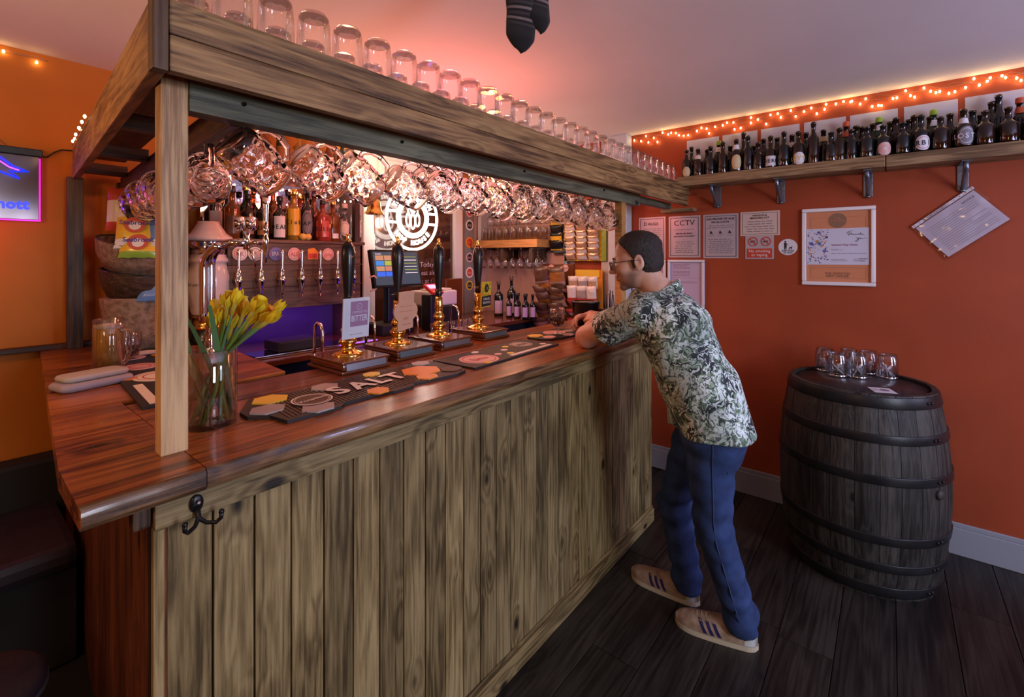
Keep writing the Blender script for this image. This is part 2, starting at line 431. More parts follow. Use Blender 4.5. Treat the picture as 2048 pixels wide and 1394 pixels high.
# back door: white architrave, transom panel above, dark glazed door
dr = struct(bpy.data.objects.new('door_1', None)); COL.objects.link(dr); dr.location = (1.99, BW, 0)
d = MB()
d.box(1.99, 2.09, BW-.03, BW+.02, 0, 2.40, ch=.006); d.box(2.92, 3.02, BW-.03, BW+.02, 0, 2.40, ch=.006)
d.box(1.99, 3.02, BW-.032, BW+.02, 2.055, 2.12, ch=.006); d.box(1.99, 3.02, BW-.03, BW+.02, 2.34, 2.40, ch=.006)
d.box(2.09, 2.92, BW-.005, BW+.02, 2.12, 2.34); d.box(1.84, 3.05, BW-.004, BW-.001, 2.40, CZ)
d.build('architrave', m_white, dr)
d = MB(); d.box(2.13, 2.88, BW-.014, BW-.005, 2.15, 2.315, ch=.004); d.build('transom_panel', m_white, dr)
m_dglass = noisy('dark_door_glass', (.030, .010, .006), (.07, .022, .010), 5, .12, 0, coat=1)
d = MB(); d.box(2.09, 2.92, BW, BW+.02, 0, 2.055); d.build('door_leaf', m_dglass, dr)
f = Fr((2.62, BW-.001, 1.42), (1, 0, 0), (0, 0, 1)); t = MB()
for i, s in enumerate(('Today', 'guest ales', 'ask at the', 'bar')): text(t, f, s, 0, .06-.07*i, .06, h=.0015)
t.build('chalk_lettering', mat('chalk', (.42, .34, .40), .8), dr)
# boxed-in pipe, skirting
struct(MB().box(FW-.10, FW, 1.545, 1.70, 0, CZ, ch=.012).box(FW-.04, FW, 1.70, 1.79, 0, CZ, ch=.006).build('trim_1', m_pale))
struct(MB().box(FW-.004, FW, 2.06, BW, .9, CZ).box(3.19, FW, BW-.004, BW, .9, CZ).build('trim_2', noisy('pale_plaster_paint', (.48, .31, .27), (.54, .36, .31), 3, .6, .05)))
sk = MB(); sk.box(FW-.018, FW, NW, 1.545, 0, .14, ch=.003); sk.box(FW-.012, FW, NW, 1.545, .14, .165, ch=.004)
struct(sk.build('baseboard_far', m_skirt))
# pale upright on the back wall between door and corner with the beer stickers
d = MB().box(3.06, 3.19, BW-.012, BW, 0, 2.2, ch=.003); st = d.build('sticker_board', mat('sticker_board_grey', (.22, .19, .17), .6))
props(st, 'narrow grey upright board of round beer stickers beside the back door', 'board')
f = Fr((3.125, BW-.012, 0), (1, 0, 0), (0, 0, 1))
for i, (zz, c, rr) in enumerate([(1.98, m_pink, .045), (1.86, m_card, .05), (1.70, m_org, .05), (1.56, m_pink, .045), (1.42, m_card, .05), (1.30, m_yel, .045)]):
    q = MB(); disc(q, f, 0, zz, rr, h=.002); disc(q, f, 0, zz, rr*.7, h=.0028, mi=1); text(q, f, 'ALE', 0, zz-.012, .03, 0, .0036); q.build('sticker', [c, m_ink if i % 2 else m_redp], st)

# ---------------------------------------------------------------- bar front
bf = thing('panelled_bar', 'bar front clad in upright knotty greenish brown pine boards', 'bar', (.26, 1.1, 0))
MB().box(.27, 2.66, 1.118, 1.16, 0, 1.085).build('backing', m_matt, bf)
x = .262; i = 0
while x < 2.66:
    wd_ = .082 if i else .022
    x2 = min(x+wd_, 2.674); pr = rnd.uniform(0, .002)
    MB().box(x+.0018, x2-.0018, 1.1-pr, 1.118, .06, 1.05, ch=.003).build('board', m_bar['z'], bf)
    x = x2; i += 1
MB().box(.262, 2.674, 1.082, 1.1, 1.03, 1.09, ch=.004).build('top_rail', m_bar['x'], bf)
MB().box(.262, 2.674, 1.083, 1.1, .0, .075, ch=.004).build('kick_board', m_bar['x'], bf)
MB().box(.262, 2.674, 1.091, 1.1, .075, .09, ch=.004).build('bead', m_bar['x'], bf)
MB().box(2.66, 2.676, 1.1, 1.7, 0, 1.09).build('end_panel', m_bar['z'], bf)
# return of the bar: dark reddish boards running back to the wall
RD = V(.075, 1, 0).normalized()          # direction of the return
def RX(x, y): return x+.075*(y-1.1)
br = thing('bar_return_panel', 'dark red-brown boarded side of the bar under the left counter', 'bar', (.27, 1.2, 0))
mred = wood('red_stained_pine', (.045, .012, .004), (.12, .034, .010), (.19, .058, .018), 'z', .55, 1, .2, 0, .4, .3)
y = 1.1
while y < 2.98:
    M = Matrix.Translation((RX(.27, y), y, 0)) @ Matrix.Rotation(math.atan2(-.075, 1), 4, 'Z')
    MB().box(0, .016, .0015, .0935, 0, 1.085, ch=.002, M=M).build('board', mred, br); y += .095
MB().box(.232, .261, 1.1, 1.13, 1.035, 1.09, ch=.006).build('corbel', m_dark['z'], br)
# coat hook
hk = thing('coat_hook', 'black iron double coat hook screwed under the near bar corner', 'hook', (.33, 1.08, 1.04))
h = MB(); h.sphere((.329, 1.078, 1.060), .015, 12, 8, sc=(.85, .35, 1.2)); h.build('plate', m_iron, hk)
for sx in (-1, 1):
    h = MB(); h.tube([(.329, 1.076, 1.055), (.329, 1.066, 1.035), (.329+sx*.010, 1.055, 1.026), (.329+sx*.024, 1.045, 1.024), (.329+sx*.031, 1.040, 1.032), (.329+sx*.031, 1.038, 1.044)], [.006, .005, .004, .004, .004, .005], 8)
    h.sphere((.329+sx*.031, 1.038, 1.045), .0055, 8, 6); h.build('prong', m_iron, hk)
MB().cyl((.329, 1.066, 1.066), .003, .002, 8, M=Matrix.Rotation(PI/2, 4, 'X')).build('screw', m_chrome, hk)

# ---------------------------------------------------------------- counter top
CT = 1.13
ct = thing('counter_top', 'varnished red-brown plank counter with a wavy live front edge', 'counter', (.34, 1.1, CT-.045))
def plank(x0, x1, y0, y1, m, wavy=0, skew=None, seed=0, z0=CT-.042, z1=CT, name='plank', ch=.003, round_c=None):
    """a plank along x; wavy: amplitude of the irregular front edge"""
    n = max(2, int((x1-x0)/.03)); mb = MB(); fr_, bk = [], []
    for i in range(n+1):
        x = x0+(x1-x0)*i/n
        w_ = wavy*(mnoise.noise(V(x*3+seed, 1.7, 0))+.5*mnoise.noise(V(x*11+seed, 4, 0))) if wavy else 0
        fr_.append((x, y0+w_)); bk.append((x, y1))
    vs = []
    for (x, y), (xb, yb) in zip(fr_, bk):
        e = ch*(2.4 if wavy else 1)
        vs += [V(x, y+ch, z0), V(x, y, z0+e), V(x, y, z1-e), V(x, y+e, z1), V(xb, yb-ch, z1), V(xb, yb, z1-ch), V(xb, yb, z0)]
    if skew: vs = [V(skew(v.x, v.y), v.y, v.z) for v in vs]
    fs = []; ms = []
    for i in range(n):
        for k in range(7):
            fs.append((i*7+k, i*7+(k+1) % 7, (i+1)*7+(k+1) % 7, (i+1)*7+k))
    mb.add(vs, fs, 0); 
    if wavy:
        for q in range(len(mb.m)):
            if q % 7 in (0, 1, 2): mb.m[q] = 1
            if q % 7 in (1, 2): mb.sm[q] = True
    mb.add([vs[k] for k in range(7)][::-1], [tuple(range(7))], 0); mb.add([vs[n*7+k] for k in range(7)], [tuple(range(7))], 0)
    return mb.build(name, m, ct)
tx = [m_top['x'], m_edge]
ys = [1.06, 1.285, 1.50, 1.70]
for i in range(3): plank(.343, 2.76, ys[i]+.001, ys[i+1]-.001, tx, .010 if i == 0 else 0, seed=3)
# corner and return: short boards laid across, ends cut to the skewed return
yb = [1.06, 1.29, 1.52, 1.75, 1.99, 2.23, 2.48, 2.74, 3.04]
for i in range(8):
    y0, y1 = yb[i], yb[i+1]
    xr = .341 if y0 < 1.69 else None
    def sk_(x, y, y0=y0, xr=xr):
        f_ = (x-.13)/(.341-.13) if xr else (x-.13)/(.86-.13)
        xl = .135+.085*(y-1.06); 
        if y < 1.10: xl += .02*(1.10-y)/.04
        if xr: return xl+(.341-xl)*f_
        xr2 = .815+.075*(y-1.68)
        return xl+(xr2-xl)*f_
    plank(.13, .341 if xr else .86, y0+.001, y1-.001, tx, .008 if i == 0 else 0, sk_, seed=9)
dl = MB().box(.10, .52, 2.99, 3.045, CT, CT+.022, ch=.004); o = dl.build('wall_ledge', m_dark['x']); props(o, 'dark narrow ledge where the left counter meets the orange wall', 'ledge')

# ---------------------------------------------------------------- canopy
cn = thing('bar_canopy', 'rustic pine canopy frame over the bar on square posts', 'canopy', (.26, 1.1, 1.9))
zb, zm, zt = 1.92, 1.993, 2.064
MB().box(.29, 3.33, 1.10, 1.128, zb, zm-.001, ch=.004).build('fascia_board', m_can['x'], cn)
MB().box(.29, 3.27, 1.102, 1.130, zm+.001, zt, ch=.004).build('fascia_board', m_can['x'], cn)
MB().box(3.27, 3.36, 1.10, 1.128, zm+.001, zt-.012, ch=.003).build('fascia_board', m_can['x'], cn)
MB().box(.262, .288, 1.097, 1.132, zb-.003, zt+.004, ch=.003).build('corner_post', m_dark['z'], cn)
def rbox(x0, x1, y0, y1, z0, z1, name, m, ch=.003):
    b = MB().box(x0, x1, y0, y1, z0, z1, ch=ch); b.v = [(RX(v[0], v[1]), v[1], v[2]) for v in b.v]; return b.build(name, m, cn)
rbox(.262, .288, 1.133, 2.985, zb, zm-.001, 'side_board', m_can['y']); rbox(.264, .290, 1.133, 2.985, zm+.001, zt, 'side_board', m_can['y'])
MB().box(.30, 3.36, 1.130, 1.335, 2.030, 2.052).build('ledge_board', m_can['x'], cn)
rbox(.290, .46, 1.34, 2.985, 2.030, 2.052, 'ledge_board', m_dark['y'])
MB().box(.35, 2.72, 1.19, 1.24, 1.873, 1.945, ch=.003).build('front_rail', m_green, cn)
MB().box(2.722, 3.24, 1.19, 1.24, 1.895, 1.935, ch=.003).build('front_rail', m_green, cn)
rbox(.440, .485, 1.25, 2.985, 1.875, 1.95, 'inner_rail', m_dark['y'])
for yy in (1.72, 2.25, 2.75): rbox(.290, .44, yy, yy+.05, 1.93, 1.975, 'cross_batten', m_dark['x'])
for (x0, x1, y0, y1, m) in ((.300, .350, 1.197, 1.24, m_post['z']), (2.48, 2.535, 1.197, 1.24, m_honey)):
    MB().box(x0, x1, y0, y1, CT, 1.98, ch=.002).build('post', m, cn)
MB().box(.385, .44, 2.955, 3.0, CT, 1.93, ch=.002).build('post', m_dark['z'], cn)
MB().box(.575, .62, 2.99, 3.035, CT, 1.93, ch=.002).build('post', m_dark['z'], cn)
for xx, zz in ((.46, 1.915), (.92, 1.915), (1.55, 1.915), (2.25, 1.915)): MB().cyl((xx, 1.19, zz), .005, .006, 8, M=Matrix.Rotation(PI/2, 4, 'X')).build('bolt', m_iron, cn)
sb = MB().box(3.30, FW, 1.06, 1.29, 1.88, 1.905, ch=.003).build('support_block', m_shelf); props(sb, 'short pine block on the far wall holding up the canopy end', 'block')

# ---------------------------------------------------------------- inverted tankards along the canopy
def tankard():
    t = thing('pint_glass', 'x', 'glass')
    prof = [(.043, 0), (.0425, .06), (.040, .115), (.037, .134), (.030, .1425), (.022, .144), (.0, .1445)]
    b = MB().lathe(prof, n=20); b.build('bowl', m_glp, t, True)
    b = MB().lathe([(.0372, .131), (0, .130)], n=20); b.build('base', m_glp, t, True)
    b = MB().lathe([(.0425, .0), (.0445, .001), (.0445, .004), (.0425, .005)], n=20); b.build('rim', m_glp, t, True)
    return t
P = Proto(tankard)
for i in range(30):
    P.put((.335+.0985*i, 1.185, 2.052), (0, 0, rnd.random()*6), 'clear pint glass upside down on the canopy, front row, %s from its near corner' % ORDS[i], 'pint glasses in the front row on the canopy')
for i in range(29):
    P.put((.385+.0985*i, 1.285, 2.052), (0, 0, rnd.random()*6), 'clear tumbler upside down on the canopy, back row, %s from its near corner' % ORDS[i], 'tumblers in the back row on the canopy', (.86, .86, .80))
# ---------------------------------------------------------------- hanging dimpled mugs
def mug(dim=True):
    t = thing('glass_mug', 'x', 'mug')
    def f(a, j, z):
        if j < 2 or j > 14: return 1
        return 1-.12*abs(math.cos(a*5+(PI/2 if (j//3) % 2 else 0)))**1.5*abs(math.sin((j-2)/3*PI))*1.0
    H = .115; R = lambda q: .040+.008*math.sin(PI*min(1, q*1.05))
    out = [(R(j/17)*(.93 if j == 0 else 1), j/17*H) for j in range(18)]
    ins = [(R(j/8)-.0055, .008+j/8*(H-.008)) for j in range(9)][::-1]
    b = MB().lathe([(0, 0)]+out+[(R(1)-.003, H+.002)]+ins+[(0, .008)], n=40, mod=(lambda a, j, z: f(a, j-1, z) if 1 <= j <= 18 else 1) if dim else None)
    b.build('body', m_dimple, t, True)
    hp = [(.040, 0, .095), (.060, 0, .102), (.078, 0, .090), (.082, 0, .065), (.074, 0, .040), (.056, 0, .026), (.042, 0, .030)]
    MB().tube(hp, .0062, 8).build('handle', m_dimple, t, True)
    return t
PM = Proto(mug)
def hang_mug(x, y, yaw, tilt, lab, grp, s=1, hz=1.874):
    s *= 1.25
    # local +x (handle) up, body axis pointing along yaw and dipping by tilt
    R = Matrix.Rotation(yaw, 3, 'Z') @ Matrix.Rotation(tilt, 3, 'Y') @ Matrix.Rotation(-PI/2, 3, 'Y')
    # now handle (+x local) -> world up ; fix so that handle top sits at the hook
    top = R @ V(.082*s, 0, .062*s)
    o = PM.put((x-top.x, y-top.y, hz-top.z), R.to_euler(), lab, grp, (s, s, s))
    k = thing('mug_hook', 'black cup hook of the %s' % lab.replace('dimpled glass mug hung by its handle from the ', '').replace('dimpled glass mug hung from the ', '').replace('dimpled glass mug in the ', ''), 'hook', (x, y, hz), 'cup hooks under the canopy rails')
    MB().tube([(x, y, hz+.016), (x, y, hz+.006), (x+.006, y, hz-.001), (x+.004, y, hz-.009), (x-.004, y, hz-.010), (x-.007, y, hz-.003)], .0018, 6).build('hook_wire', m_iron, k)
for i in range(13):
    hang_mug(.575+.158*i, 1.262, PI+rnd.uniform(-.3, .2), -.55+rnd.uniform(-.15, .15), 'dimpled glass mug hung by its handle from the front rail, %s from the post' % ORDS[i], 'mugs hanging from the front rail', rnd.uniform(.95, 1.03))
for i in range(9):
    y = 1.50+.155*i
    hang_mug(RX(.462, y), y, -PI/2+rnd.uniform(-.25, .25), .6, 'dimpled glass mug hung from the left inner rail, %s from the front' % ORDS[i], 'mugs hanging from the left inner rail')
for i in range(9):
    hang_mug(1.30+.165*i, 1.44, PI+rnd.uniform(-.3, .3), -.5, 'dimpled glass mug in the second hanging row, %s from the tap side' % ORDS[i], 'mugs in the second hanging row', 1, 1.925)
MB().box(1.2, 2.72, 1.42, 1.46, 1.937, 1.975, ch=.003).build('mug_rail', m_green, cn)
# ---------------------------------------------------------------- hand pumps
m_clipw = mat('pump_clip_white', (.62, .66, .74), .18, coat=.4)
m_clipp = mat('pump_clip_purple', (.34, .20, .34), .25, coat=.4)
m_wood_clip = mat('pale_wood_clip', (.62, .34, .22), .5)
m_slate = mat('slate_plate', (.16, .20, .23), .22, .5, coat=.8)
def pump(x, y, lab, clip):
    t = thing('hand_pump', lab, 'beer pump', (x, y, CT), 'hand pumps in a row on the counter')
    z = CT
    b = MB(); b.box(x-.105, x+.105, y-.135, y+.115, z, z+.012, ch=.004); b.box(x-.098, x+.098, y-.128, y+.11, z+.012, z+.036, ch=.008); b.box(x-.102, x+.102, y-.132, y+.112, z+.036, z+.045, ch=.004)
    b.build('wooden_base', m_mahog, t)
    f = Fr((x, y-.1285, z+.024), (1, 0, 0), (0, .17, 1)); b = MB(); rect(b, f, -.085, .085, -.012, .012, .0015, 0, -.004); b.build('front_plate', m_slate, t)
    prof = [(.062, .045), (.062, .050), (.050, .056), (.030, .062), (.024, .070), (.024, .082), (.034, .090), (.036, .100), (.026, .108), (.021, .118), (.027, .128), (.029, .140), (.022, .152), (.017, .165), (.021, .176), (.021, .196), (.018, .21), (.018, .235), (0, .235)]
    MB().lathe(prof, (x, y, z), 28).build('brass_column', m_brass, t)
    prof = [(0, .235), (.013, .235), (.017, .25), (.013, .262), (.015, .28), (.020, .33), (.026, .39), (.028, .43), (.024, .465), (.015, .482), (.011, .485), (0, .485)]
    MB().lathe(prof, (x, y, z), 24).build('handle', m_black, t)
    MB().lathe([(.0275, .262), (.020, .262), (.020, .266), (.016, .27)], (x, y, z), 20).build('collar', m_black, t)
    MB().lathe([(0, .484), (.013, .485), (.014, .490), (.008, .495), (.007, .500), (.009, .508), (.006, .516), (0, .518)], (x, y, z), 16).build('brass_finial', m_brass, t)
    b = MB(); f = Fr((x, y-.0275, z+.425), (1, 0, 0), (0, 0, 1))
    b.add([f.p(a, c, 0) for a, c in ((-.008, .006), (0, -.004), (.008, .006), (.005, .006), (0, 0), (-.005, .006))], [(0, 1, 4, 5), (1, 2, 3, 4)]); b.build('chevron', m_brass, t)
    # swan neck spout on the staff side
    for dx in (-.055, -.02) if False else (-.05,):
        b = MB(); b.tube([(x+dx, y+.10, z+.05), (x+dx, y+.10, z+.13), (x+dx, y+.115, z+.155), (x+dx, y+.14, z+.160), (x+dx, y+.160, z+.145), (x+dx, y+.165, z+.05), (x+dx, y+.165, z-.03)], .0065, 10)
        b.build('swan_neck', m_chrome, t)
    # clip
    if clip:
        f = Fr((x+.006, y-.045, z+.19), (1, .10, 0), (0, -.06, 1)); b = MB()
        b.tube([(x, y-.01, z+.19), (x, y-.04, z+.19)], .006, 8)
        if clip == 'bitter':
            rect(b, f, -.062, .062, -.078, .078, .004, 1); c_ = b.build('pump_clip', [m_brass, m_clipw], t)
            q = MB(); rect(q, f, -.028, .054, -.032, .065, .0048, 0, .004); text(q, f, 'BITTER', .013, -.012, .033, 1, .0056, .74, .015); text(q, f, 'COPPINGTON', .014, .019, .012, 1, .0056, .9)
            ring(q, f, .012, .045, .011, .0125, .0056, 1); text(q, f, 'n', .012, .041, .012, 1, .0056); rect(q, f, .035, .06, .066, .075, .0052, 2, .004); lines(q, f, -.03, .03, -.065, -.06, 1, 3, .0052)
            text(q, f.sub(-.045, 0, PI/2), 'BREWERY', 0, -.01, .022, 1, .0056); q.build('print', [m_clipp, m_clipw, m_white, m_grey], c_)
        elif clip == 'wood':
            pts = [(-.045, .085), (.045, .088), (.045, .045)]+[(.012+.058*math.cos(a), .0+.046*math.sin(a)) for a in [PI/3.2-i*.33 for i in range(7)]]+[(.045, -.075), (-.045, -.085), (-.045, -.045)]+[(-.012-.058*math.cos(a), .0-.046*math.sin(a)) for a in [PI/3.2-i*.33 for i in range(7)]]
            b.prism(pts, 0, .006, f, 1); c_ = b.build('pump_clip', [m_brass, m_wood_clip], t)
            q = MB(); ring(q, f, 0, .062, .022, .023, .0066, 0, 24, .35); lines(q, f, -.04, .04, -.002, .004, 1, 0, .0066); lines(q, f, -.035, .035, .020, .026, 1, 0, .0066, rr=random.Random(2)); lines(q, f, -.02, .035, -.06, -.052, 1, 0, .0066); text(q, f, 'pale', 0, -.035, .018, 0, .0066); q.build('print', mat('burnt_print', (.34, .15, .09), .6), c_)
        else:
            rect(b, f, -.040, .045, -.03, .105, .005, 1); c_ = b.build('pump_clip', [m_brass, m_yel], t)
            q = MB()
            R = random.Random(4)
            for i in range(26): disc(q, f, R.uniform(-.035, .040), R.uniform(.025, .1), R.uniform(.003, .009), R.uniform(.002, .006), .0055+.0001*i, 2 if i % 2 else 3, 7, .005)
            disc(q, f, .002, .072, .016, .022, .0086, 0, 20, .005); text(q, f, 'I', .002, .062, .026, 1, .0092, 1, .02)
            q.prism([(-.036, .028), (.04, .034), (.04, -.022), (-.036, -.026)], .005, .0088, f, 0)
            text(q, f, 'SAMUEL', .002, .010, .017, 1, .0094, .95, .015); text(q, f, 'BROWN', .002, -.010, .017, 1, .0094, .95, .015)
            q.build('print', [m_ink, m_white, m_grn, m_org], c_)
    return t
pump(1.020, 1.655, 'hand pump nearest the post, carrying the pale blue Bitter clip', 'bitter')
pump(1.285, 1.69, 'second hand pump from the post, carrying a shaped pale wooden clip', 'wood')
pump(1.545, 1.71, 'third hand pump from the post, all brass and black without a clip', None)
pump(1.845, 1.73, 'hand pump furthest from the post, carrying a yellow and black clip', 'yellow')

# ---------------------------------------------------------------- bar runners
def hexp(x, y, r, sy=1, a0=0): return [(x+r*math.cos(PI/3*i+a0), y+r*math.sin(PI/3*i+a0)*sy) for i in range(6)]
ru = thing('bar_runner', 'black rubber bar runner with four big pale letters and hexagon patches, nearest the vase', 'bar mat', (.55, 1.18, CT))
f = Fr((.575, 1.19, CT), (1, .045, 0), (-.045, 1, 0))
b = MB()
b.prism([(-.012, .0), (.14, -.006), (.16, .012), (.30, .012), (.32, -.01), (.40, -.01), (.42, .012), (.50, .0), (.60, -.016), (.66, .0), (.685, .05), (.68, .11), (.69, .19), (.655, .245), (.60, .245), (.575, .225), (.44, .25), (.38, .25), (.24, .245), (.12, .235), (.09, .26), (.01, .262), (-.02, .215), (-.055, .165), (-.06, .11), (-.02, .075)], 0, .009, f); b.build('rubber_base', m_rubber, ru)
b = MB()
for i in range(46):
    x0 = .0+i*.0115
    b.prism([(x0, .016), (x0+.005, .016), (x0+.030, .225), (x0+.025, .225)], .009, .0105, f)
o = b.build('ribbing', m_rubber2, ru); o['kind'] = 'stuff'
for (x, y, r, c, n_) in [(.046, .205, .052, m_yel, 'a'), (-.002, .122, .048, m_gryp, 'b'), (.090, .028, .048, m_gryp, 'c'), (.215, .20, .046, m_gryp, 'd'), (.290, .030, .038, m_org, 'e'), (.405, .216, .034, m_yel, 'f'), (.545, .115, .078, m_org, 'g'), (.625, .205, .040, m_gryp, 'h'), (.63, .045, .045, m_rubber2, 'i'), (.50, .035, .042, m_org, 'j')]:
    MB().prism(hexp(x, y, r, .9), .008, .0125+.0004*ord(n_)/100, f).build('hexagon_patch', c, ru)
b = MB(); disc(b, f, .112, .098, .056, .056, .0145, 0, 32, .009); b.build('roundel', m_rubber2, ru)
b = MB(); ring(b, f, .112, .098, .051, .056, .0152, 0, 36); ring(b, f, .112, .098, .045, .047, .0152, 0, 36); text(b, f.sub(.112, .098, .1), 'Vocation', 0, -.008, .024, 0, .0155, 1, .02); o = b.build('roundel_print', m_card, ru); o['kind'] = 'stuff'
for k_, ch in enumerate('SALT'):
    b = MB(); text(b, f.sub(.178+(.0, .078, .150, .216)[k_], .082, .03), ch, .035, 0, .118, 0, .0146, [.92, .92, .95, 1][k_], .03); b.build('raised_letter', m_card, ru)
ru2 = thing('bar_runner', 'long black bar runner with a round pink badge, between the pumps and the edge', 'bar mat', (1.5, 1.3, CT))
f2 = Fr((1.28, 1.215, CT), (1, .05, 0), (-.05, 1, 0))
MB().prism([(0, 0), (.62, 0), (.62, .225), (0, .225)], 0, .008, f2).build('rubber_base', m_rubber, ru2)
b = MB(); disc(b, f2, .13, .09, .085, .08, .0085, 0, 36, .007); ring(b, f2, .13, .09, .068, .073, .0092, 1, 36, .95); text(b, f2, 'bru', .13, .07, .06, 1, .0095, 1, .01); b.build('badge', [m_pink, m_redp], ru2)
b = MB(); rect(b, f2, .26, .58, .015, .035, .009, 0, .007); b.build('white_strip', m_card, ru2)
b = MB(); disc(b, f2, .50, .14, .06, .055, .0085, 0, 30, .007); ring(b, f2, .50, .14, .05, .053, .0095, 1, 30, .93); text(b, f2, 'ALE', .50, .12, .045, 1, .0095); b.build('badge', [m_gryp, m_ink], ru2)
for (x, y, c) in [(.10, .02, m_yel), (.25, .085, m_pink), (.30, .055, m_yel), (.34, .12, m_card), (.40, .16, m_yel), (.57, .06, m_card), (.22, .19, m_card)]:
    MB().prism(hexp(x, y, .02, .8), .007, .0095, f2).build('small_patch', c, ru2)
b = MB()
R = random.Random(3)
for i in range(70): disc(b, f2, R.uniform(.01, .61), R.uniform(.01, .215), R.uniform(.004, .009), R.uniform(.003, .008), .0083, 0, 6, .0078)
o = b.build('speckle_pattern', mat('brown_print', (.12, .05, .03), .6), ru2); o['kind'] = 'stuff'
ru3 = thing('bar_runner', 'black hexagon runner lying beside the elbow of the leaning man', 'bar mat', (2.1, 1.42, CT))
f3 = Fr((1.95, 1.32, CT), (1, .05, 0), (-.05, 1, 0))
MB().prism([(.0, .06), (.03, .02), (.08, .02), (.1, .0), (.34, .0), (.37, .04), (.37, .18), (.30, .20), (.06, .19), (0, .15)], 0, .009, f3).build('rubber_base', m_rubber, ru3)
b = MB(); disc(b, f3, .22, .12, .07, .06, .0105, 0, 30, .008); ring(b, f3, .22, .12, .05, .055, .011, 1, 30, .9); ring(b, f3, .22, .12, .03, .034, .011, 1, 30, .9); b.build('badge', [m_pink, m_redp], ru3)
for (x, y, r, c) in [(.06, .14, .05, m_yel), (.07, .06, .042, m_pink), (.2, .02, .04, m_pink), (.31, .08, .04, m_gryp)]: MB().prism(hexp(x, y, r, .8), .008, .0115+r*.01, f3).build('hexagon_patch', c, ru3)
# on the return
ru4 = thing('bar_runner', 'black bar runner with pink ovals and a white strip on the left counter', 'bar mat', (.5, 2.2, CT))
f4 = Fr((.475, 1.60, CT), (.075, 1, 0), (-1, .075, 0))
MB().prism([(0, -.10), (.72, -.10), (.72, .115), (0, .115)], 0, .008, f4).build('rubber_base', m_rubber, ru4)
MB().prism([(.02, .07), (.30, .07), (.30, .095), (.02, .095)], .007, .0095, f4).build('white_strip', m_card, ru4)
for i, (x, y, rx, ry, c) in enumerate([(.40, .01, .085, .075, m_card), (.62, .03, .065, .055, m_pink), (.55, -.06, .04, .03, m_pink)]):
    b = MB(); disc(b, f4, x, y, rx, ry, .0095, 0, 28, .007); ring(b, f4, x, y, rx*.55, rx*.62, .0101, 1, 24, ry/rx); ring(b, f4, x, y, rx*.8, rx*.83, .0101, 1, 24, ry/rx); b.build('badge', [c, m_redp], ru4)
MB().prism(hexp(.42, .09, .03, .8), .007, .010, f4).build('hexagon_patch', m_org, ru4)
ru5 = thing('bar_runner', 'black runner crowded with pink ovals at the basket end of the left counter', 'bar mat', (.56, 2.55, CT))
f5 = Fr((.53, 2.37, CT), (.075, 1, 0), (-1, .075, 0))
MB().prism([(0, -.11), (.38, -.11), (.38, .11), (0, .11)], 0, .008, f5).build('rubber_base', m_rubber, ru5)
for i, (x, y, rx, ry, c) in enumerate([(.07, .03, .05, .055, m_pink), (.17, -.04, .05, .05, m_card), (.19, .06, .04, .04, m_pink), (.29, .02, .045, .06, m_card), (.34, -.06, .03, .035, m_pink), (.07, -.07, .035, .03, m_org)]):
    b = MB(); disc(b, f5, x, y, rx, ry, .0095, 0, 24, .007); b.build('badge', c, ru5)

# ---------------------------------------------------------------- vase of daffodils
vx, vy = .438, 1.343
va = thing('glass_vase', 'clear cylindrical glass vase half full of water beside the near post', 'vase', (vx, vy, CT))
MB().lathe([(0, 0), (.060, 0), (.062, .003), (.062, .19), (.0605, .192), (.0585, .19), (.0585, .012), (0, .012)], (vx, vy, CT), 40).build('glass', m_gl, va)
MB().lathe([(.0575, .0125), (.0580, .118), (0, .118)], (vx, vy, CT), 32).build('water', thin_glass('water_surface', (.96, .99, .95), .25, 0), va)
m_stem = mat('daffodil_stem', (.12, .25, .035), .5); m_stem2 = mat('daffodil_leaf', (.09, .20, .07), .5)
m_petal = noisy('daffodil_petal', (.72, .52, .015), (.85, .68, .03), 40, .5, 0); m_spathe = mat('daffodil_sheath', (.42, .36, .04), .6)
fl = [(432, 628, .02, 1, 0), (455, 615, -.02, 2, 0), (470, 607, -.03, 1, 1), (443, 645, 0, 1, 0), (486, 632, .03, 1, 1), (507, 622, -.03, 2, 1), (522, 640, .0, 2, 0), (545, 625, .02, 1, 0), (535, 643, -.03, 1, 0), (462, 655, .03, 2, 1), (425, 655, -.02, 1, 0), (497, 648, .02, 1, 0), (515, 630, .04, 1, 1), (478, 622, .05, 2, 0)]
R = random.Random(5)
vd = .777*vx+.629*vy
fn = ['open', 'half open', 'budding']
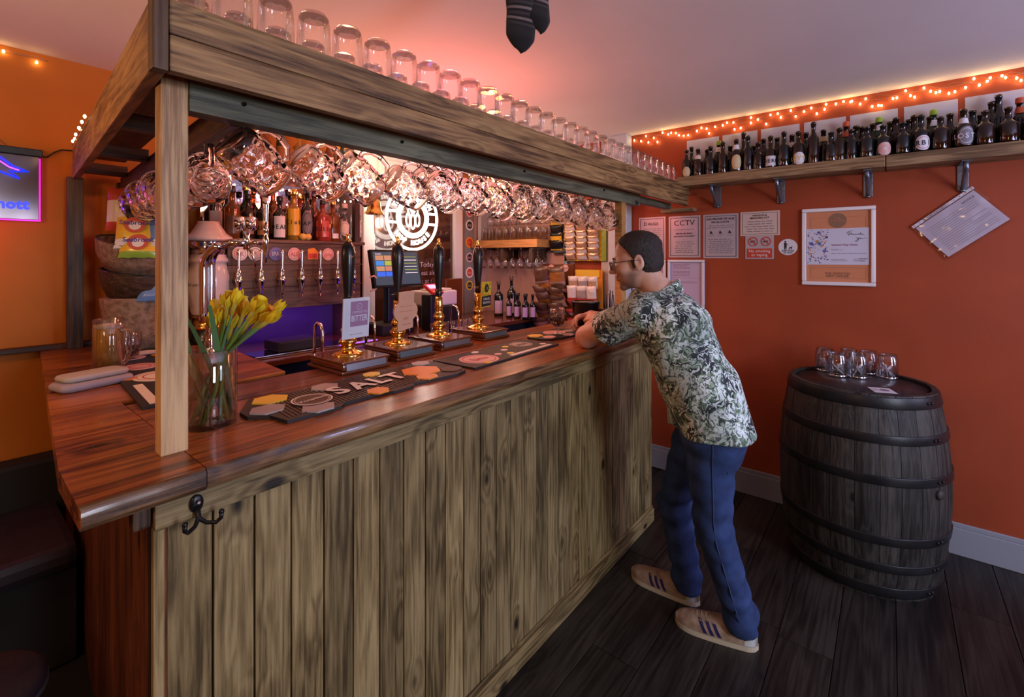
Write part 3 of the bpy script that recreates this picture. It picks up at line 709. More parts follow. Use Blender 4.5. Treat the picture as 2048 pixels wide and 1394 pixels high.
for i, (px, py, dd, op, fac) in enumerate(fl):
    d = ray(px, py); t_ = vd+dd; tip = V(d[0]*t_, d[1]*t_, CAMH+d[2]*t_)
    a = R.uniform(0, 2*PI); foot = V(vx+.045*math.cos(a), vy+.045*math.sin(a), CT+.014)
    # stems pass near the opening of the vase
    k_ = .5; mid = V(vx, vy, CT+.175)+(tip-V(vx, vy, tip.z)).normalized()*.035 if (tip-V(vx, vy, tip.z)).length > .035 else V(vx+.02, vy, CT+.175)
    mid.z = CT+.17
    da = thing('daffodil', 'yellow %s daffodil in the vase, %s counted from the post outwards' % ('open' if op == 2 else 'budding', ORDS[sorted(range(len(fl)), key=lambda q: fl[q][0]).index(i)]), 'flower', foot, 'daffodils in the glass vase')
    dirn = (tip-mid).normalized()
    b = MB(); b.tube([foot, foot.lerp(mid, .5)+V(R.uniform(-.01, .01), R.uniform(-.01, .01), 0), mid, mid.lerp(tip, .5), tip], [.0045, .0045, .004, .0035, .003], 8); b.build('stem', m_stem if i % 2 else m_stem2, da)
    M = dirn.to_track_quat('Z', 'Y').to_matrix().to_4x4()
    b = MB(); b.lathe([(0, -.035), (.004, -.03), (.0055, -.015), (.006, 0), (.004, .004)], tip, 8, M=M); b.build('sheath', m_spathe, da)
    s_ = 1.15 if op == 2 else 1
    for q in range(6):
        a = q*PI/3+R.random()*.3; b = MB(); n_ = 5; vs = []
        for j in range(n_+1):
            u = j/n_; wv = .0085*s_*math.sin(PI*min(1, u*.82+.12)); out = (.004+(.013 if op == 2 else .0075)*math.sin(u*PI*.62))*s_; zz = u*(.034 if op == 2 else .04)*s_
            for sgn in (-1, 0, 1):
                p = V(out*math.cos(a)-sgn*wv*math.sin(a), out*math.sin(a)+sgn*wv*math.cos(a), zz-abs(sgn)*.002)
                vs.append(M @ p+tip)
        b.add(vs, [(j*3+k, j*3+k+1, j*3+k+4, j*3+k+3) for j in range(n_) for k in (0, 1)], 0, True); b.build('petal', m_petal, da)
    if op == 2:
        b = MB(); b.lathe([(.004, .005), (.007, .02), (.009, .035), (.012, .042)], tip, 12, M=M, mod=lambda a, j, z: 1+.08*math.sin(a*6)*(j > 1)); b.build('trumpet', m_org if i % 3 == 0 else m_petal, da)
for i in range(5):
    a = [2.6, 3.3, 3.9, 4.4, 2.1][i]; foot = V(vx+.04*math.cos(a+2), vy+.04*math.sin(a+2), CT+.014); tip = V(vx+.10*math.cos(a), vy+.10*math.sin(a), CT+.25+.02*i)
    lf = MB(); pts = [foot.lerp(tip, k/6)+V(0, 0, .02*math.sin(PI*k/6)) for k in range(7)]
    vs = []
    for k, p in enumerate(pts):
        wv = .006*math.sin(PI*(k+1)/8)+.001; vs += [p+V(-math.sin(a), math.cos(a), 0)*wv, p-V(-math.sin(a), math.cos(a), 0)*wv]
    lf.add(vs, [(2*k, 2*k+1, 2*k+3, 2*k+2) for k in range(6)], 0, True); o = lf.build('daffodil_leaf', m_stem2)
    props(o, 'narrow green leaf in the daffodil vase, %s counted round from the tap side' % ORDS[i], 'leaf', 'loose leaves in the vase')

# ---------------------------------------------------------------- beer mug, half pint, case on the left counter
m_beer = mat('golden_beer', (.80, .40, .06), .05, 0, .3, 1.34); m_foam = mat('beer_foam', (.75, .55, .42), .8, bump=.3, bscale=400)
m_stout = mat('stout', (.012, .004, .002), .05)
bx, by = .395, 2.20
bm_ = thing('beer_mug', 'straight glass tankard of golden beer behind the grey case', 'beer', (bx, by, CT))
MB().lathe([(0, 0), (.045, 0), (.047, .003), (.0445, .200), (.043, .202), (.0415, .200), (.0435, .012), (0, .012)], (bx, by, CT), 32).build('glass', m_gl, bm_)
MB().lathe([(0, .0125), (.0432, .0125), (.0418, .168), (0, .168)], (bx, by, CT), 28).build('beer', m_beer, bm_)
MB().lathe([(0, .1685), (.0418, .1685), (.0415, .181), (.02, .183), (0, .182)], (bx, by, CT), 28).build('foam', m_foam, bm_)
hx, hy = .70, -.71
MB().tube([(bx+hx*r, by+hy*r, CT+z) for r, z in ((.043, .160), (.055, .166), (.068, .155), (.071, .13), (.069, .08), (.060, .05), (.044, .040))], .0075, 10).build('handle', mat('handle_glass', (1, 1, 1), 0, 0, 1, 1.47), bm_)
h2 = V(.50, 2.42, CT+.0101)
hp_ = thing('half_pint_glass', 'stemless dimpled half pint of black stout behind the golden beer', 'beer', h2)
MB().lathe([(0, 0), (.030, 0), (.034, .02), (.040, .06), (.041, .105), (.040, .106), (.039, .105), (.038, .06), (.030, .012), (0, .012)], h2, 28, mod=lambda a, j, z: 1+.02*math.sin(a*10)*math.sin(z*90)).build('glass', m_gl, hp_)
MB().lathe([(0, .0125), (.029, .013), (.0365, .055), (0, .055)], h2, 24).build('stout', m_stout, hp_)
m_case = mat('grey_lilac_leatherette', (.33, .29, .33), .45, bump=.15, bscale=500)
cs = thing('glasses_case', 'grey-lilac padded case lying in front of the golden beer', 'case', (.36, 2.05, CT))
fc_ = Fr((.328, 2.048, CT), (.97, .25, 0), (-.25, .97, 0))
def pill(fr, L, W, z0, z1, n=10, tilt=0):
    b = MB(); K = 7; vs = []
    for j in range(K):
        t = j/(K-1); a = -PI/2+PI*t; ins = .5*(z1-z0)*(1-math.cos(a)); zz = (z0+z1)/2+(z1-z0)/2*math.sin(a)
        rr = .030
        for i in range(n*4):
            q = i//n; th = (i % n)/(n-1)*PI/2+q*PI/2; cx = (L/2-rr)*(1 if q in (0, 3) else -1); cy = (W/2-rr)*(1 if q in (0, 1) else -1)
            x = cx+(rr-ins)*math.cos(th); y = cy+(rr-ins)*math.sin(th); vs.append(fr.p(x, y, zz+tilt*x))
    N = n*4
    b.add(vs, [(j*N+i, j*N+(i+1) % N, (j+1)*N+(i+1) % N, (j+1)*N+i) for j in range(K-1) for i in range(N)]+[tuple((K-1)*N+i for i in range(N)), tuple(range(N))[::-1]], 0, True); return b
pill(fc_, .200, .115, 0, .026).build('lower_half', m_case, cs)
pill(fc_.sub(.006, .012), .178, .10, .0262, .045).build('upper_half', mat('grey_cream_pad', (.42, .38, .35), .6), cs)

# ---------------------------------------------------------------- chrome font and ceramic font
fx, fy = .775, 2.36
cf = thing('lager_font', 'curved chrome bridge font with one upright tap handle', 'beer font', (fx, fy, CT))
b = MB(); b.lathe([(0, 0), (.040, 0), (.040, .006), (.026, .012), (.022, .03), (.027, .045), (.022, .06), (.020, .10), (.024, .115), (.019, .13), (.019, .16)], (fx, fy, CT), 24); b.build('base_collar', m_chrome, cf)
pts = [(fx, fy, CT+.15+.04*i) for i in range(7)]
rdir = V(.629, -.777, 0)
for k in range(1, 8):
    a = k/7*PI/2; pts.append(V(fx, fy, CT+.39)+rdir*(.10*(1-math.cos(a)))+V(0, 0, .10*math.sin(a)))
pts.append(V(fx, fy, CT+.49)+rdir*.16)
MB().tube(pts, .018, 16).build('bent_pipe', m_chrome, cf)
q = [V(p)+V(-.035, -.02, 0)-V(0, 0, .01) for p in pts[:-2]]; MB().tube(q, .017, 14).build('second_pipe', m_chrome, cf)
e = V(fx, fy, CT+.49)+rdir*.16
MB().tube([e-V(0, 0, .03), e+V(0, 0, .05)], .014, 14).build('tee', m_chrome, cf)
for s in (-.028, .022):
    o_ = e+V(0, 0, .085)+rdir*s
    M = Matrix.Rotation(math.atan2(-.777, .629), 4, 'Z') @ Matrix.Rotation(PI/2, 4, 'Y')
    MB().lathe([(0, -.014), (.030, -.014), (.033, -.008), (.033, .008), (.030, .014), (0, .014)], o_, 24, M=M).build('medallion', m_chrome, cf)
e2 = e+rdir*.085
MB().tube([e, e2], .010, 12).build('tap_shank', m_chrome, cf)
M = Matrix.Identity(4)
MB().lathe([(0, -.09), (.005, -.09), (.007, -.05), (.010, -.02), (.013, 0), (.013, .02), (.009, .03), (.010, .05), (.014, .058), (.010, .066), (.010, .10), (.014, .17), (.014, .20), (0, .202)], e2, 18).build('tap_handle', m_chrome, cf)
MB().tube([e+rdir*.02+V(0, 0, -.03), e+rdir*.03+V(0, 0, -.06), e+rdir*.04+V(0, 0, -.11)], [.010, .006, .004], 10).build('spout', m_chrome, cf)
qx, qy = .865, 2.66
m_cer = mat('white_ceramic', (.62, .50, .46), .15, coat=.5)
wf = thing('ceramic_font', 'white ceramic beer column with a domed cap and chrome bands', 'beer font', (qx, qy, CT))
MB().lathe([(0, 0), (.085, 0), (.085, .02), (.078, .03), (.072, .07), (.072, .10)], (qx, qy, CT), 36).build('foot', m_black, wf)
MB().lathe([(.072, .07), (.082, .075), (.082, .085), (.074, .09), (.074, .125), (.082, .13), (.082, .14), (.072, .145)], (qx, qy, CT), 36).build('gilt_band', m_brass, wf)
MB().lathe([(.072, .145), (.078, .16), (.086, .20), (.094, .26), (.094, .33), (.084, .38), (.080, .395), (.088, .40), (.092, .41), (.088, .42), (.080, .43), (.078, .44)], (qx, qy, CT), 40).build('body', m_cer, wf)
MB().lathe([(.078, .44), (.080, .445), (.080, .50), (.078, .505)], (qx, qy, CT), 40).build('chrome_window', m_chrome, wf)
MB().lathe([(.078, .505), (.108, .508), (.112, .516), (.100, .53), (.078, .545), (.070, .56), (.066, .565), (.055, .585), (.050, .59), (.048, .605), (0, .607)], (qx, qy, CT), 40).build('domed_cap', m_cer, wf)
ff = Fr((qx-.777*.0945, qy-.629*.0945, CT+.30), (.629, -.777, 0), (0, 0, 1)); b = MB()
for i, ch in enumerate('Brundorr'):
    a = (i-3.5)*.16+.1; r_ = .0948
    fr2 = Fr(V(qx, qy, CT+.285)+V(-.777*math.cos(a)+.629*math.sin(a), -.629*math.cos(a)-.777*math.sin(a), 0)*r_, (.629*math.cos(a)+.777*math.sin(a), -.777*math.cos(a)+.629*math.sin(a), 0), (0, 0, 1))
    text(b, fr2, ch, 0, 0, .025, 0, .0004)
b.build('lettering', m_ink, wf)

# ---------------------------------------------------------------- crisp basket stand
m_wick = noisy('woven_wicker', (.15, .085, .05), (.30, .19, .12), 45, .8, .8, bs=120)
kx, ky = .60, 2.755
bk = thing('crisp_stand', 'two tier wicker and dark wood stand full of crisp packets by the left counter wall', 'stand', (kx, ky, CT))
MB().lathe([(0, 0), (.11, 0), (.12, .10), (.135, .22), (.135, .24), (0, .24)], (kx, ky, CT), 32, mod=lambda a, j, z: 1+.02*math.sin(a*20)).build('wicker_trunk', m_wick, bk)
def tray(z, r, h, mt, mr, nm, tilt):
    M = Matrix.Rotation(tilt, 4, 'X') @ Matrix.Rotation(.1, 4, 'Y')
    MB().lathe([(0, 0), (r*.72, 0), (r*.93, h*.5), (r, h), (r*1.0, h*1.02), (r*.95, h*1.02), (r*.88, h*.5), (r*.66, .012), (0, .012)], (kx, ky-.0, z), 36, M=M).build(nm, mt, bk)
    MB().lathe([(r*1.0, h*1.0), (r*1.015, h*1.03), (r*.95, h*1.05), (r*.94, h*1.0)], (kx, ky, z), 36, M=M).build('dark_rim', mr, bk)
tray(CT+.235, .155, .12, m_dark['x'], m_black, 'dark_wood_tray', .12)
tray(CT+.365, .170, .13, m_wick, m_dark['x'], 'wicker_tray', .22)
# ---------------------------------------------------------------- packets
def pack(name, fr, w_, h_, t_, mats, lab, cat='crisp packet', group=None, seed=0, printfn=None, parent=None):
    """pillow bag with crimped ends, lying in a frame (x across, y up, n out)"""
    n, m = 8, 10; b = MB(); top = []; bot = []
    for j in range(m+1):
        for i in range(n+1):
            u, v = i/n*2-1, j/m*2-1
            q = max(0, 1-abs(u)**3)*max(0, 1-abs(v)**4)
            wr = .18*mnoise.noise(V(u*2+seed, v*2, seed))*q
            x = u*w_/2*(1-.06*(1-abs(v)**6)); y = v*h_/2
            e = .002*math.sin(i*2.4) if j in (0, m) else 0
            top.append(fr.p(x, y+e, t_*(.5*q**.6+wr)+.0012)); bot.append(fr.p(x, y+e, -t_*.5*q**.6*.6-.0012+0))
    N = n+1; fs = [(j*N+i, j*N+i+1, (j+1)*N+i+1, (j+1)*N+i) for j in range(m) for i in range(n)]
    mi = []
    b.add(top, fs, 0, True); b.add(bot, [f_[::-1] for f_ in fs], 0, True)
    for k in range(len(b.m)):
        j = (k % (m*n))//n
        if len(mats) > 1 and (j >= m-3): b.m[k] = 1
        if len(mats) > 2 and (j <= 1): b.m[k] = 2
    o = b.build(name, mats)
    if parent is None: props(o, lab, cat, group)
    if printfn:
        q = MB(); printfn(q, fr.sub(0, 0, 0, t_*.62+.002)); p = q.build('print', printfn.mats, o)
    return o
m_pw = mat('packet_white', (.70, .64, .60), .3, coat=.3); m_py = mat('packet_yellow', (.72, .42, .03), .3, coat=.3); m_pb = mat('packet_blue', (.12, .24, .50), .3, coat=.3)
m_pr = mat('packet_red', (.50, .07, .04), .3, coat=.3); m_pn = mat('packet_foil_tan', (.60, .38, .24), .28, .3, coat=.3); m_pk = mat('packet_dark', (.10, .05, .03), .3, coat=.3); m_pg = mat('packet_green', (.25, .40, .05), .3, coat=.3)
m_po = mat('packet_orange_brown', (.32, .13, .03), .3, coat=.3)
def logo(col):
    def fn(q, fr):
        disc(q, fr, 0, .0, .038, .036, .001, 0, 20); disc(q, fr, 0, -.004, .022, .02, .0018, 1, 16); text(q, fr, 'Seabrook', 0, .0, .029, 2, .003, 1, .015)
    fn.mats = [m_pr, m_pw, mat('navy_script', (.05, .04, .25), .5)]
    return fn
lf_ = logo(0)
f0 = lambda x, y, z, yaw, lean: Fr((x, y, z), (math.cos(yaw), math.sin(yaw), 0), (-math.sin(yaw)*math.sin(lean), math.cos(yaw)*math.sin(lean), math.cos(lean)))
G = 'crisp packets in the wicker stand'
pack('crisp_packet', f0(.565, 2.60, 1.690, -.45, .25), .155, .20, .05, [m_py, m_pw, m_pw], 'yellow and white crisp packet at the outer front of the wicker stand', group=G, seed=1, printfn=lf_)
pack('crisp_packet', f0(.665, 2.545, 1.690, -.35, .22), .15, .20, .05, [m_pb, m_pw, m_pw], 'blue and white crisp packet at the front of the wicker stand beside the post', group=G, seed=2, printfn=lf_)
pack('crisp_packet', f0(.570, 2.575, 1.615, -.5, .3), .15, .13, .04, [m_py, m_py, m_pg], 'yellow crisp packet tucked low in the wicker stand front', group=G, seed=3, printfn=lf_)
pack('crisp_packet', f0(.56, 2.74, 1.775, -.5, .1), .16, .20, .05, [m_pw, m_pr, m_pr], 'white and red crisp packet sticking up at the back of the wicker stand', group=G, seed=4)
pack('crisp_packet', f0(.67, 2.74, 1.73, -.3, .1), .15, .20, .05, [m_pb, m_pb, m_pw], 'all blue crisp packet at the back of the wicker stand', group=G, seed=5, printfn=lf_)
pack('crisp_packet', f0(.64, 2.62, 1.41, -.4, .5), .14, .12, .05, [m_pb, m_pw], 'blue crisp packet in the lower dark tray of the stand', group=G, seed=6)

# ---------------------------------------------------------------- back counter and tap wall
bc = thing('back_counter', 'low dark wooden counter running along the back of the bar', 'counter', (.95, 2.35, 0))
MB().box(.97, FW-.001, 2.35, BW-.001, 1.02, 1.05, ch=.004).build('worktop', m_mahog, bc)
for i in range(5):
    x = .97+.482*i; MB().box(x+.003, x+.479, 2.42, 2.44, .12, 1.01, ch=.004).build('cupboard_door', m_matt, bc)
    MB().tube([(x+.22, 2.40, .9), (x+.22, 2.39, .91), (x+.28, 2.39, .91), (x+.28, 2.40, .9)], .004, 6).build('pull_handle', m_pewter, bc)
MB().box(.97, FW-.001, 2.44, 3.0, .0, 1.02).build('carcass', m_matt, bc)
tw = thing('tap_wall', 'brown plank tap board with a row of chrome taps on the back bar', 'tap board', (1.1, 2.6, 1.28))
for i in range(3): MB().box(.93, 1.705, 2.60, 2.62, 1.275+i*.12, 1.275+i*.12+.1185, ch=.002).build('board', m_tapb, tw)
MB().box(.92, 1.72, 2.595, 2.95, 1.635, 1.653, ch=.002).build('top_ledge', m_tapb, tw)
MB().box(.93, 1.705, 2.93, 2.95, 1.05, 1.275).build('splash_back', mat('dark_violet_splashback', (.10, .04, .14), .3), tw)
MB().box(1.69, 1.705, 2.60, 2.95, 1.05, 1.635).build('side_board', m_tapb, tw)
MB().box(.98, 1.68, 2.40, 2.56, 1.051, 1.068, ch=.004).build('drip_tray', m_chrome, tw)
for i in range(7):
    x = .965+.1085*i
    t = MB(); t.cyl((x, 2.595, 1.44), .012, .03, 14, M=Matrix.Rotation(PI/2, 4, 'X'))
    t.lathe([(0, -.105), (.005, -.105), (.006, -.07), (.011, -.045), (.012, -.02), (.017, -.012), (.017, .004), (.012, .012), (.014, .03), (.009, .045), (.008, .055)], (x, 2.555, 1.44), 16)
    t.tube([(x, 2.595, 1.44), (x, 2.555, 1.44)], .009, 10)
    tp = t.build('tap', m_chrome, tw)
    MB().lathe([(.0055, .055), (.006, .07), (.009, .14), (.009, .15), (.005, .158), (0, .158)], (x, 2.555, 1.44), 14).build('tap_handle', m_chrome, tp)
bad = [m_card, m_card, m_blu, m_pink, m_org, m_pink]
for i, (x, c) in enumerate(zip((.985, 1.06, 1.165, 1.268, 1.375, 1.47), bad)):
    q = MB(); f = Fr((x, 2.599, 1.575), (1, 0, 0), (0, 0, 1))
    if i == 4: q.prism([(-.03, -.03), (.03, -.03), (.033, .01), (.01, .036), (-.03, .03)], 0, .004, f, 0); rect(q, f, -.026, .026, -.024, .004, .005, 1, .004)
    else:
        disc(q, f, 0, 0, .036, h=.004); ring(q, f, 0, 0, .027, .029, .0048, 1); text(q, f, ['NK', '*', 'IPA', 'ALE', '', 'pale'][i], 0, -.012, .034, 1 if i != 2 else 2, .0048, .8)
    o = q.build('tap_badge', [c, m_redp if i != 1 else m_ink, m_card], tw)
# shelf unit above: mirror, shelf, side post, corner cap
su = thing('bottle_gallery', 'honey pine gallery shelf with a mirror back above the tap board', 'shelf', (1.1, 2.95, 1.66))
MB().box(.92, 1.76, 2.70, 2.96, 2.045, 2.075, ch=.003).build('upper_shelf', m_honey, su)
MB().box(.92, 1.76, 2.955, 2.965, 1.655, 2.045).build('mirror', mat('mirror', (.72, .70, .80), .03, 1), su)
MB().box(1.665, 1.70, 2.62, 2.655, 1.653, 2.045, ch=.002).build('upright', m_dark['z'], su)
MB().box(1.62, 1.80, 2.60, 2.72, 1.99, 2.045, ch=.003).build('corner_cap', m_honey, su)
MB().box(1.77, 1.83, 2.80, 3.04, 1.06, 2.3, ch=.003).build('pale_upright', m_pale, su)
# spirits
def bottle(x, y, z, H, r, glass, lab, cat='bottle', neck=.30, nr=.013, cap=None, label=None, lz=(.12, .5), group=None, square=False, liquid=None, printm=None, word=None, shoulder=.12, name='spirit_bottle', oval=False, necklab=None, wide=1.9):
    t = thing(name, lab, cat, (x, y, z), group)
    zs = H*(1-neck-shoulder)
    prof = [(0, .004), (r*.7, .004), (r*.95, 0), (r, .006), (r, zs), (r*.93, zs+H*shoulder*.35), (r*.55, zs+H*shoulder*.8), (nr*1.15, zs+H*shoulder*1.1), (nr, zs+H*shoulder*1.3), (nr, H*.93), (nr*1.2, H*.935), (nr*1.2, H*.97), (nr*1.05, H), (0, H)]
    mod = (lambda a, j, zz: (1/max(abs(math.cos(a)), abs(math.sin(a)))**.75 if 1 < j < 6 else 1)) if square else None
    MB().lathe(prof, (x, y, z), 20, mod=mod).build('body', glass, t)
    if liquid: MB().lathe([(0, .008), (r*.93, .008), (r*.93, zs*.8), (0, zs*.8)], (x, y, z), 16, mod=mod and (lambda a, j, zz: 1/max(abs(math.cos(a)), abs(math.sin(a)))**.75)).build('liquid', liquid, t)
    if cap: MB().lathe([(nr*1.3, H*.90), (nr*1.35, H*.905), (nr*1.35, H+.003), (nr*1.2, H+.006), (0, H+.006)], (x, y, z), 14).build('cap', cap, t)
    if label:
        a_c = math.atan2(-y, -x)      # labels face the room
        if abs(x-3.24) < .12: a_c = PI+.25
        b = MB(); n = 12; w2 = wide/2; z0, z1 = lz[0]*H, lz[1]*H; rr = r*1.012*(1.12 if square else 1)
        if oval:
            cz = (z0+z1)/2; vs = [V(x+rr*math.cos(a_c), y+rr*math.sin(a_c), z+cz)]
            K = 22
            for k in range(K):
                th = 2*PI*k/K; a = a_c+w2*math.cos(th); vs.append(V(x+rr*math.cos(a), y+rr*math.sin(a), z+cz+(z1-z0)/2*math.sin(th)))
            vs2 = []
            for k in range(K):
                th = 2*PI*k/K; a = a_c+w2*.78*math.cos(th); vs2.append(V(x+(rr+.0008)*math.cos(a), y+(rr+.0008)*math.sin(a), z+cz+(z1-z0)/2*.78*math.sin(th)))
            G_ = 6; lab_o = MB()
            # grid patch clipped to the ellipse keeps the curve
            for i in range(16):
                t0, t1 = -1+i/8, -1+(i+1)/8
                h0, h1 = math.sqrt(max(0, 1-t0*t0)), math.sqrt(max(0, 1-t1*t1))
                for (s_, mi, dr) in ((1, 0, 0), (.80, 1, .0007), (.74, 0, .0012)):
                    qa = [(t0, -h0), (t1, -h1), (t1, h1), (t0, h0)]
                    lab_o.add([V(x+(rr+dr)*math.cos(a_c+w2*s_*u), y+(rr+dr)*math.sin(a_c+w2*s_*u), z+cz+(z1-z0)/2*s_*v) for u, v in qa], [(0, 1, 2, 3)], mi, True)
            lo = lab_o.build('label', [label, printm or m_redp], t)
        else:
            vs = []
            for i in range(n+1):
                a = a_c-w2+wide*i/n; k = (1/max(abs(math.cos(a)), abs(math.sin(a)))**.75) if square else 1
                vs += [V(x+rr*math.cos(a), y+rr*math.sin(a), z+z0), V(x+rr*math.cos(a), y+rr*math.sin(a), z+z1)]
            b.add(vs, [(2*i, 2*i+2, 2*i+3, 2*i+1) for i in range(n)], 0, True); lo = b.build('label', label, t)
        if word:
            q = MB(); L = len(word); sz = min((z1-z0)*.5, .034); step = sz*.66/rr
            for i, ch in enumerate(word):
                a = a_c+(i-(L-1)/2)*step
                fr2 = Fr(V(x, y, z+(z0+z1)/2-sz*.35)+V(math.cos(a), math.sin(a), 0)*(rr+.0018), (-math.sin(a), math.cos(a), 0), (0, 0, 1))
                text(q, fr2, ch, 0, 0, sz, 0, .0002, .9, .02)
            q.build('print', printm or m_ink, lo)
    if necklab: MB().lathe([(nr*1.35+.004, zs+H*shoulder*.85), (nr*1.16, zs+H*shoulder*1.75)], (x, y, z), 16).build('neck_label', necklab, t)
    return t
m_clear = thin_glass('clear_bottle_glass', (.92, .93, .95), .6)
g_amb = mat('amber_spirit_glass', (.42, .13, .02), .05, 0, .75, 1.3, coat=.5); g_red = mat('red_spirit_glass', (.35, .05, .03), .08, 0, .3, 1.3, coat=.5); g_yel = mat('gold_spirit_glass', (.75, .45, .06), .05, 0, .7, 1.3, coat=.5)
g_blk = mat('black_bottle_glass', (.008, .008, .008), .06, coat=.6); g_grn = mat('green_bottle_glass', (.01, .05, .015), .06, 0, .3, coat=.5); g_brn = mat('brown_bottle_glass', (.022, .009, .004), .07, 0, .12, 1.4, coat=.6)
g_pnk = mat('pink_gin', (.75, .35, .30), .05, 0, .7, 1.3); g_wat = mat('clear_spirit', (.9, .9, .92), .02, 0, .95, 1.3)
GS = 'spirit bottles on the tap board ledge'
sp = [(.98, 2.68, .27, .037, g_amb, 'squat amber whisky bottle with black cap', m_black, m_pk, (.1, .45), None),
      (1.065, 2.70, .24, .036, g_brn, 'dark liqueur bottle with a tan label behind the chrome font', m_black, m_po, (.12, .5), 'OLD'),
      (1.135, 2.68, .25, .036, g_blk, 'black rum bottle with a gold band label', m_brass, m_po, (.10, .40), 'RUM'),
      (1.215, 2.66, .24, .037, g_blk, 'black bottle with a white skull-like printed label', m_black, m_paper, (.06, .55), 'DEAD'),
      (1.295, 2.66, .29, .038, g_yel, 'clear bottle of golden rum with a yellow arched label', m_brass, m_py, (.10, .62), 'Club'),
      (1.385, 2.68, .31, .038, g_blk, 'tall black bottle with an oval portrait label', m_black, m_grey, (.08, .58), 'CAPT'),
      (1.470, 2.66, .245, .042, g_red, 'square red liqueur bottle with white stag print', m_black, m_pr, (.10, .5), 'BULL'),
      (1.548, 2.68, .25, .039, g_amb, 'square orange whiskey bottle with a low white band', m_brass, m_pw, (.08, .20), None),
      (1.618, 2.66, .235, .034, m_clear, 'round clear gin bottle with an oval cream label', m_white, m_card, (.16, .55), None)]
for i, (x, y, H, r, g, lab, cap, lb, lz, wd) in enumerate(sp):
    bottle(x, y, 1.653, H, r, g, lab, cap=cap, label=lb, lz=lz, word=wd, square='square' in lab, group=GS, liquid=g_wat if g == m_clear else None, oval='oval' in lab, printm=m_ink, wide=1.7)
sp2 = [(.945, 2.80, .30, m_clear, g_amb), (1.02, 2.80, .29, g_brn, None), (1.10, 2.82, .31, g_grn, None), (1.175, 2.80, .30, m_clear, g_yel), (1.25, 2.82, .33, g_amb, None), (1.33, 2.80, .30, m_clear, g_pnk), (1.41, 2.82, .29, g_red, None), (1.49, 2.80, .31, g_amb, None), (1.57, 2.80, .30, m_clear, g_pnk), (1.64, 2.78, .30, m_clear, g_pnk)]
for i, (x, y, H, g, lq) in enumerate(sp2):
    bottle(x, y, 1.653, H, .034, g, 'spirit bottle in the rear row on the tap board ledge, %s from the font side' % ORDS[i], cap=m_black if i % 2 else m_brass, label=[m_card, m_po, m_py][i % 3], group='rear row of spirit bottles', liquid=lq)
bottle(1.705, 2.57+.10, 1.653, .0001+.28, .034, m_clear, 'pale pink gin bottle at the outer end of the ledge', cap=m_pink, label=m_paper, group=GS, liquid=g_pnk)
for i in range(8):
    bottle(1.0+.098*i, 2.80, 2.075, .27 if i % 2 else .24, .034, [g_yel, m_clear, g_amb, g_grn][i % 4], 'bottle on the high gallery shelf, %s from the left wall side' % ORDS[i], cap=m_brass, label=[m_card, m_po][i % 2], group='bottles on the high gallery shelf')
for i, dx in enumerate((0, .03)):
    o = MB(); o.sphere((1.325+dx, 2.615, 1.653+.021), .021, 14, 10, sc=(1, 1, .95)); props(o.build('lemon', mat('lemon_%d' % i, (.72, .45, .10), .5)), ['small lemon touching the golden rum bottle', 'small lemon beside the tall black bottle'][i], 'fruit')
# upright chrome pump tube near the spirits end
# fairy lights under the gallery shelf
def string_lights(name, lab, pts, n, droop, m, mw, R, group=None, spread=(.012, .05)):
    t = thing(name, lab, 'string lights', pts[0], group)
    def at(u):
        u *= len(pts)-1; i = min(int(u), len(pts)-2); return Vector(pts[i]).lerp(Vector(pts[i+1]), u-i)
    for s in range(2):
        MB().tube([at(k/60)+V(0, 0, -droop*abs(math.sin(k*.55+s*1.3))-.004*s)+V(.0, 0, 0) for k in range(61)], .0013, 5).build('wire', mw, t)
    base = MB().sphere((0, 0, 0), .0048, 8, 6, sc=(1, 1, 1.5)).build('bulb', m, t, True); first = True
    for i in range(n):
        p = at((i+R.random())/n)+V(0, 0, -R.uniform(*spread)); 
        o = base if first else base.copy()
        if not first: COL.objects.link(o); o.parent = t
        first = False; o.location = p-t.location
    return t
R = random.Random(9)
string_lights('string_lights', 'pinkish fairy lights drooping under the gallery shelf over the spirits', [(1.05, 2.69, 2.04), (1.70, 2.69, 2.04)], 38, .03, m_bulb_r, m_wire, R, spread=(.01, .13))
string_lights('string_lights', 'tangled warm fairy lights along the ceiling above the bottle shelf', [(FW-.02, 1.52, CZ-.015), (FW-.02, .2, CZ-.012), (FW-.02, -.85, CZ-.015)], 78, .03, m_bulb, m_wire, R, spread=(.005, .07))
string_lights('string_lights', 'sparse warm fairy lights along the top of the left orange wall', [(-.6, BW-.015, CZ-.02), (.33, BW-.015, CZ-.02)], 9, .012, m_bulb, m_wire, random.Random(3), spread=(.01, .03))
string_lights('string_lights', 'short warm fairy lights trailing on the outer left canopy board', [(.355, 2.35, 2.072), (.40, 2.95, 2.072)], 7, .0, m_bulb, m_wire, R, spread=(-.02, -.004))

# ---------------------------------------------------------------- bell, neon, till and clutter
be = thing('brass_bell', 'brass ship bell on a bracket beside the back door', 'bell', (1.80, 2.84, 1.98))
c = (1.93, 2.80, 1.86)
MB().lathe([(.066, 0), (.064, .010), (.052, .022), (.046, .05), (.042, .085), (.032, .10), (.012, .108), (0, .109)], c, 28).build('bell', m_brass, be)
MB().lathe([(.012, .108), (.014, .12), (.008, .13), (.006, .15), (0, .151)], c, 12).build('crown', m_brass, be)
MB().tube([(1.83, 2.84, 1.99), (1.85, 2.82, 2.012), (1.89, 2.80, 2.02), (1.93, 2.80, 2.005)], .007, 8).build('bracket', m_brass, be)
MB().tube([(1.93, 2.80, 1.90), (1.93, 2.80, 1.84), (1.935, 2.80, 1.72)], .004, 6).build('rope', m_card, be)
nx, ny, nz, nr_ = 2.335, 2.88, 1.865, .245
ns = thing('neon_sign', 'round glowing white neon hop sign hung in front of the back door', 'sign', (nx, ny, nz))
f = Fr((nx, ny, nz), (1, 0, 0), (0, 0, 1))
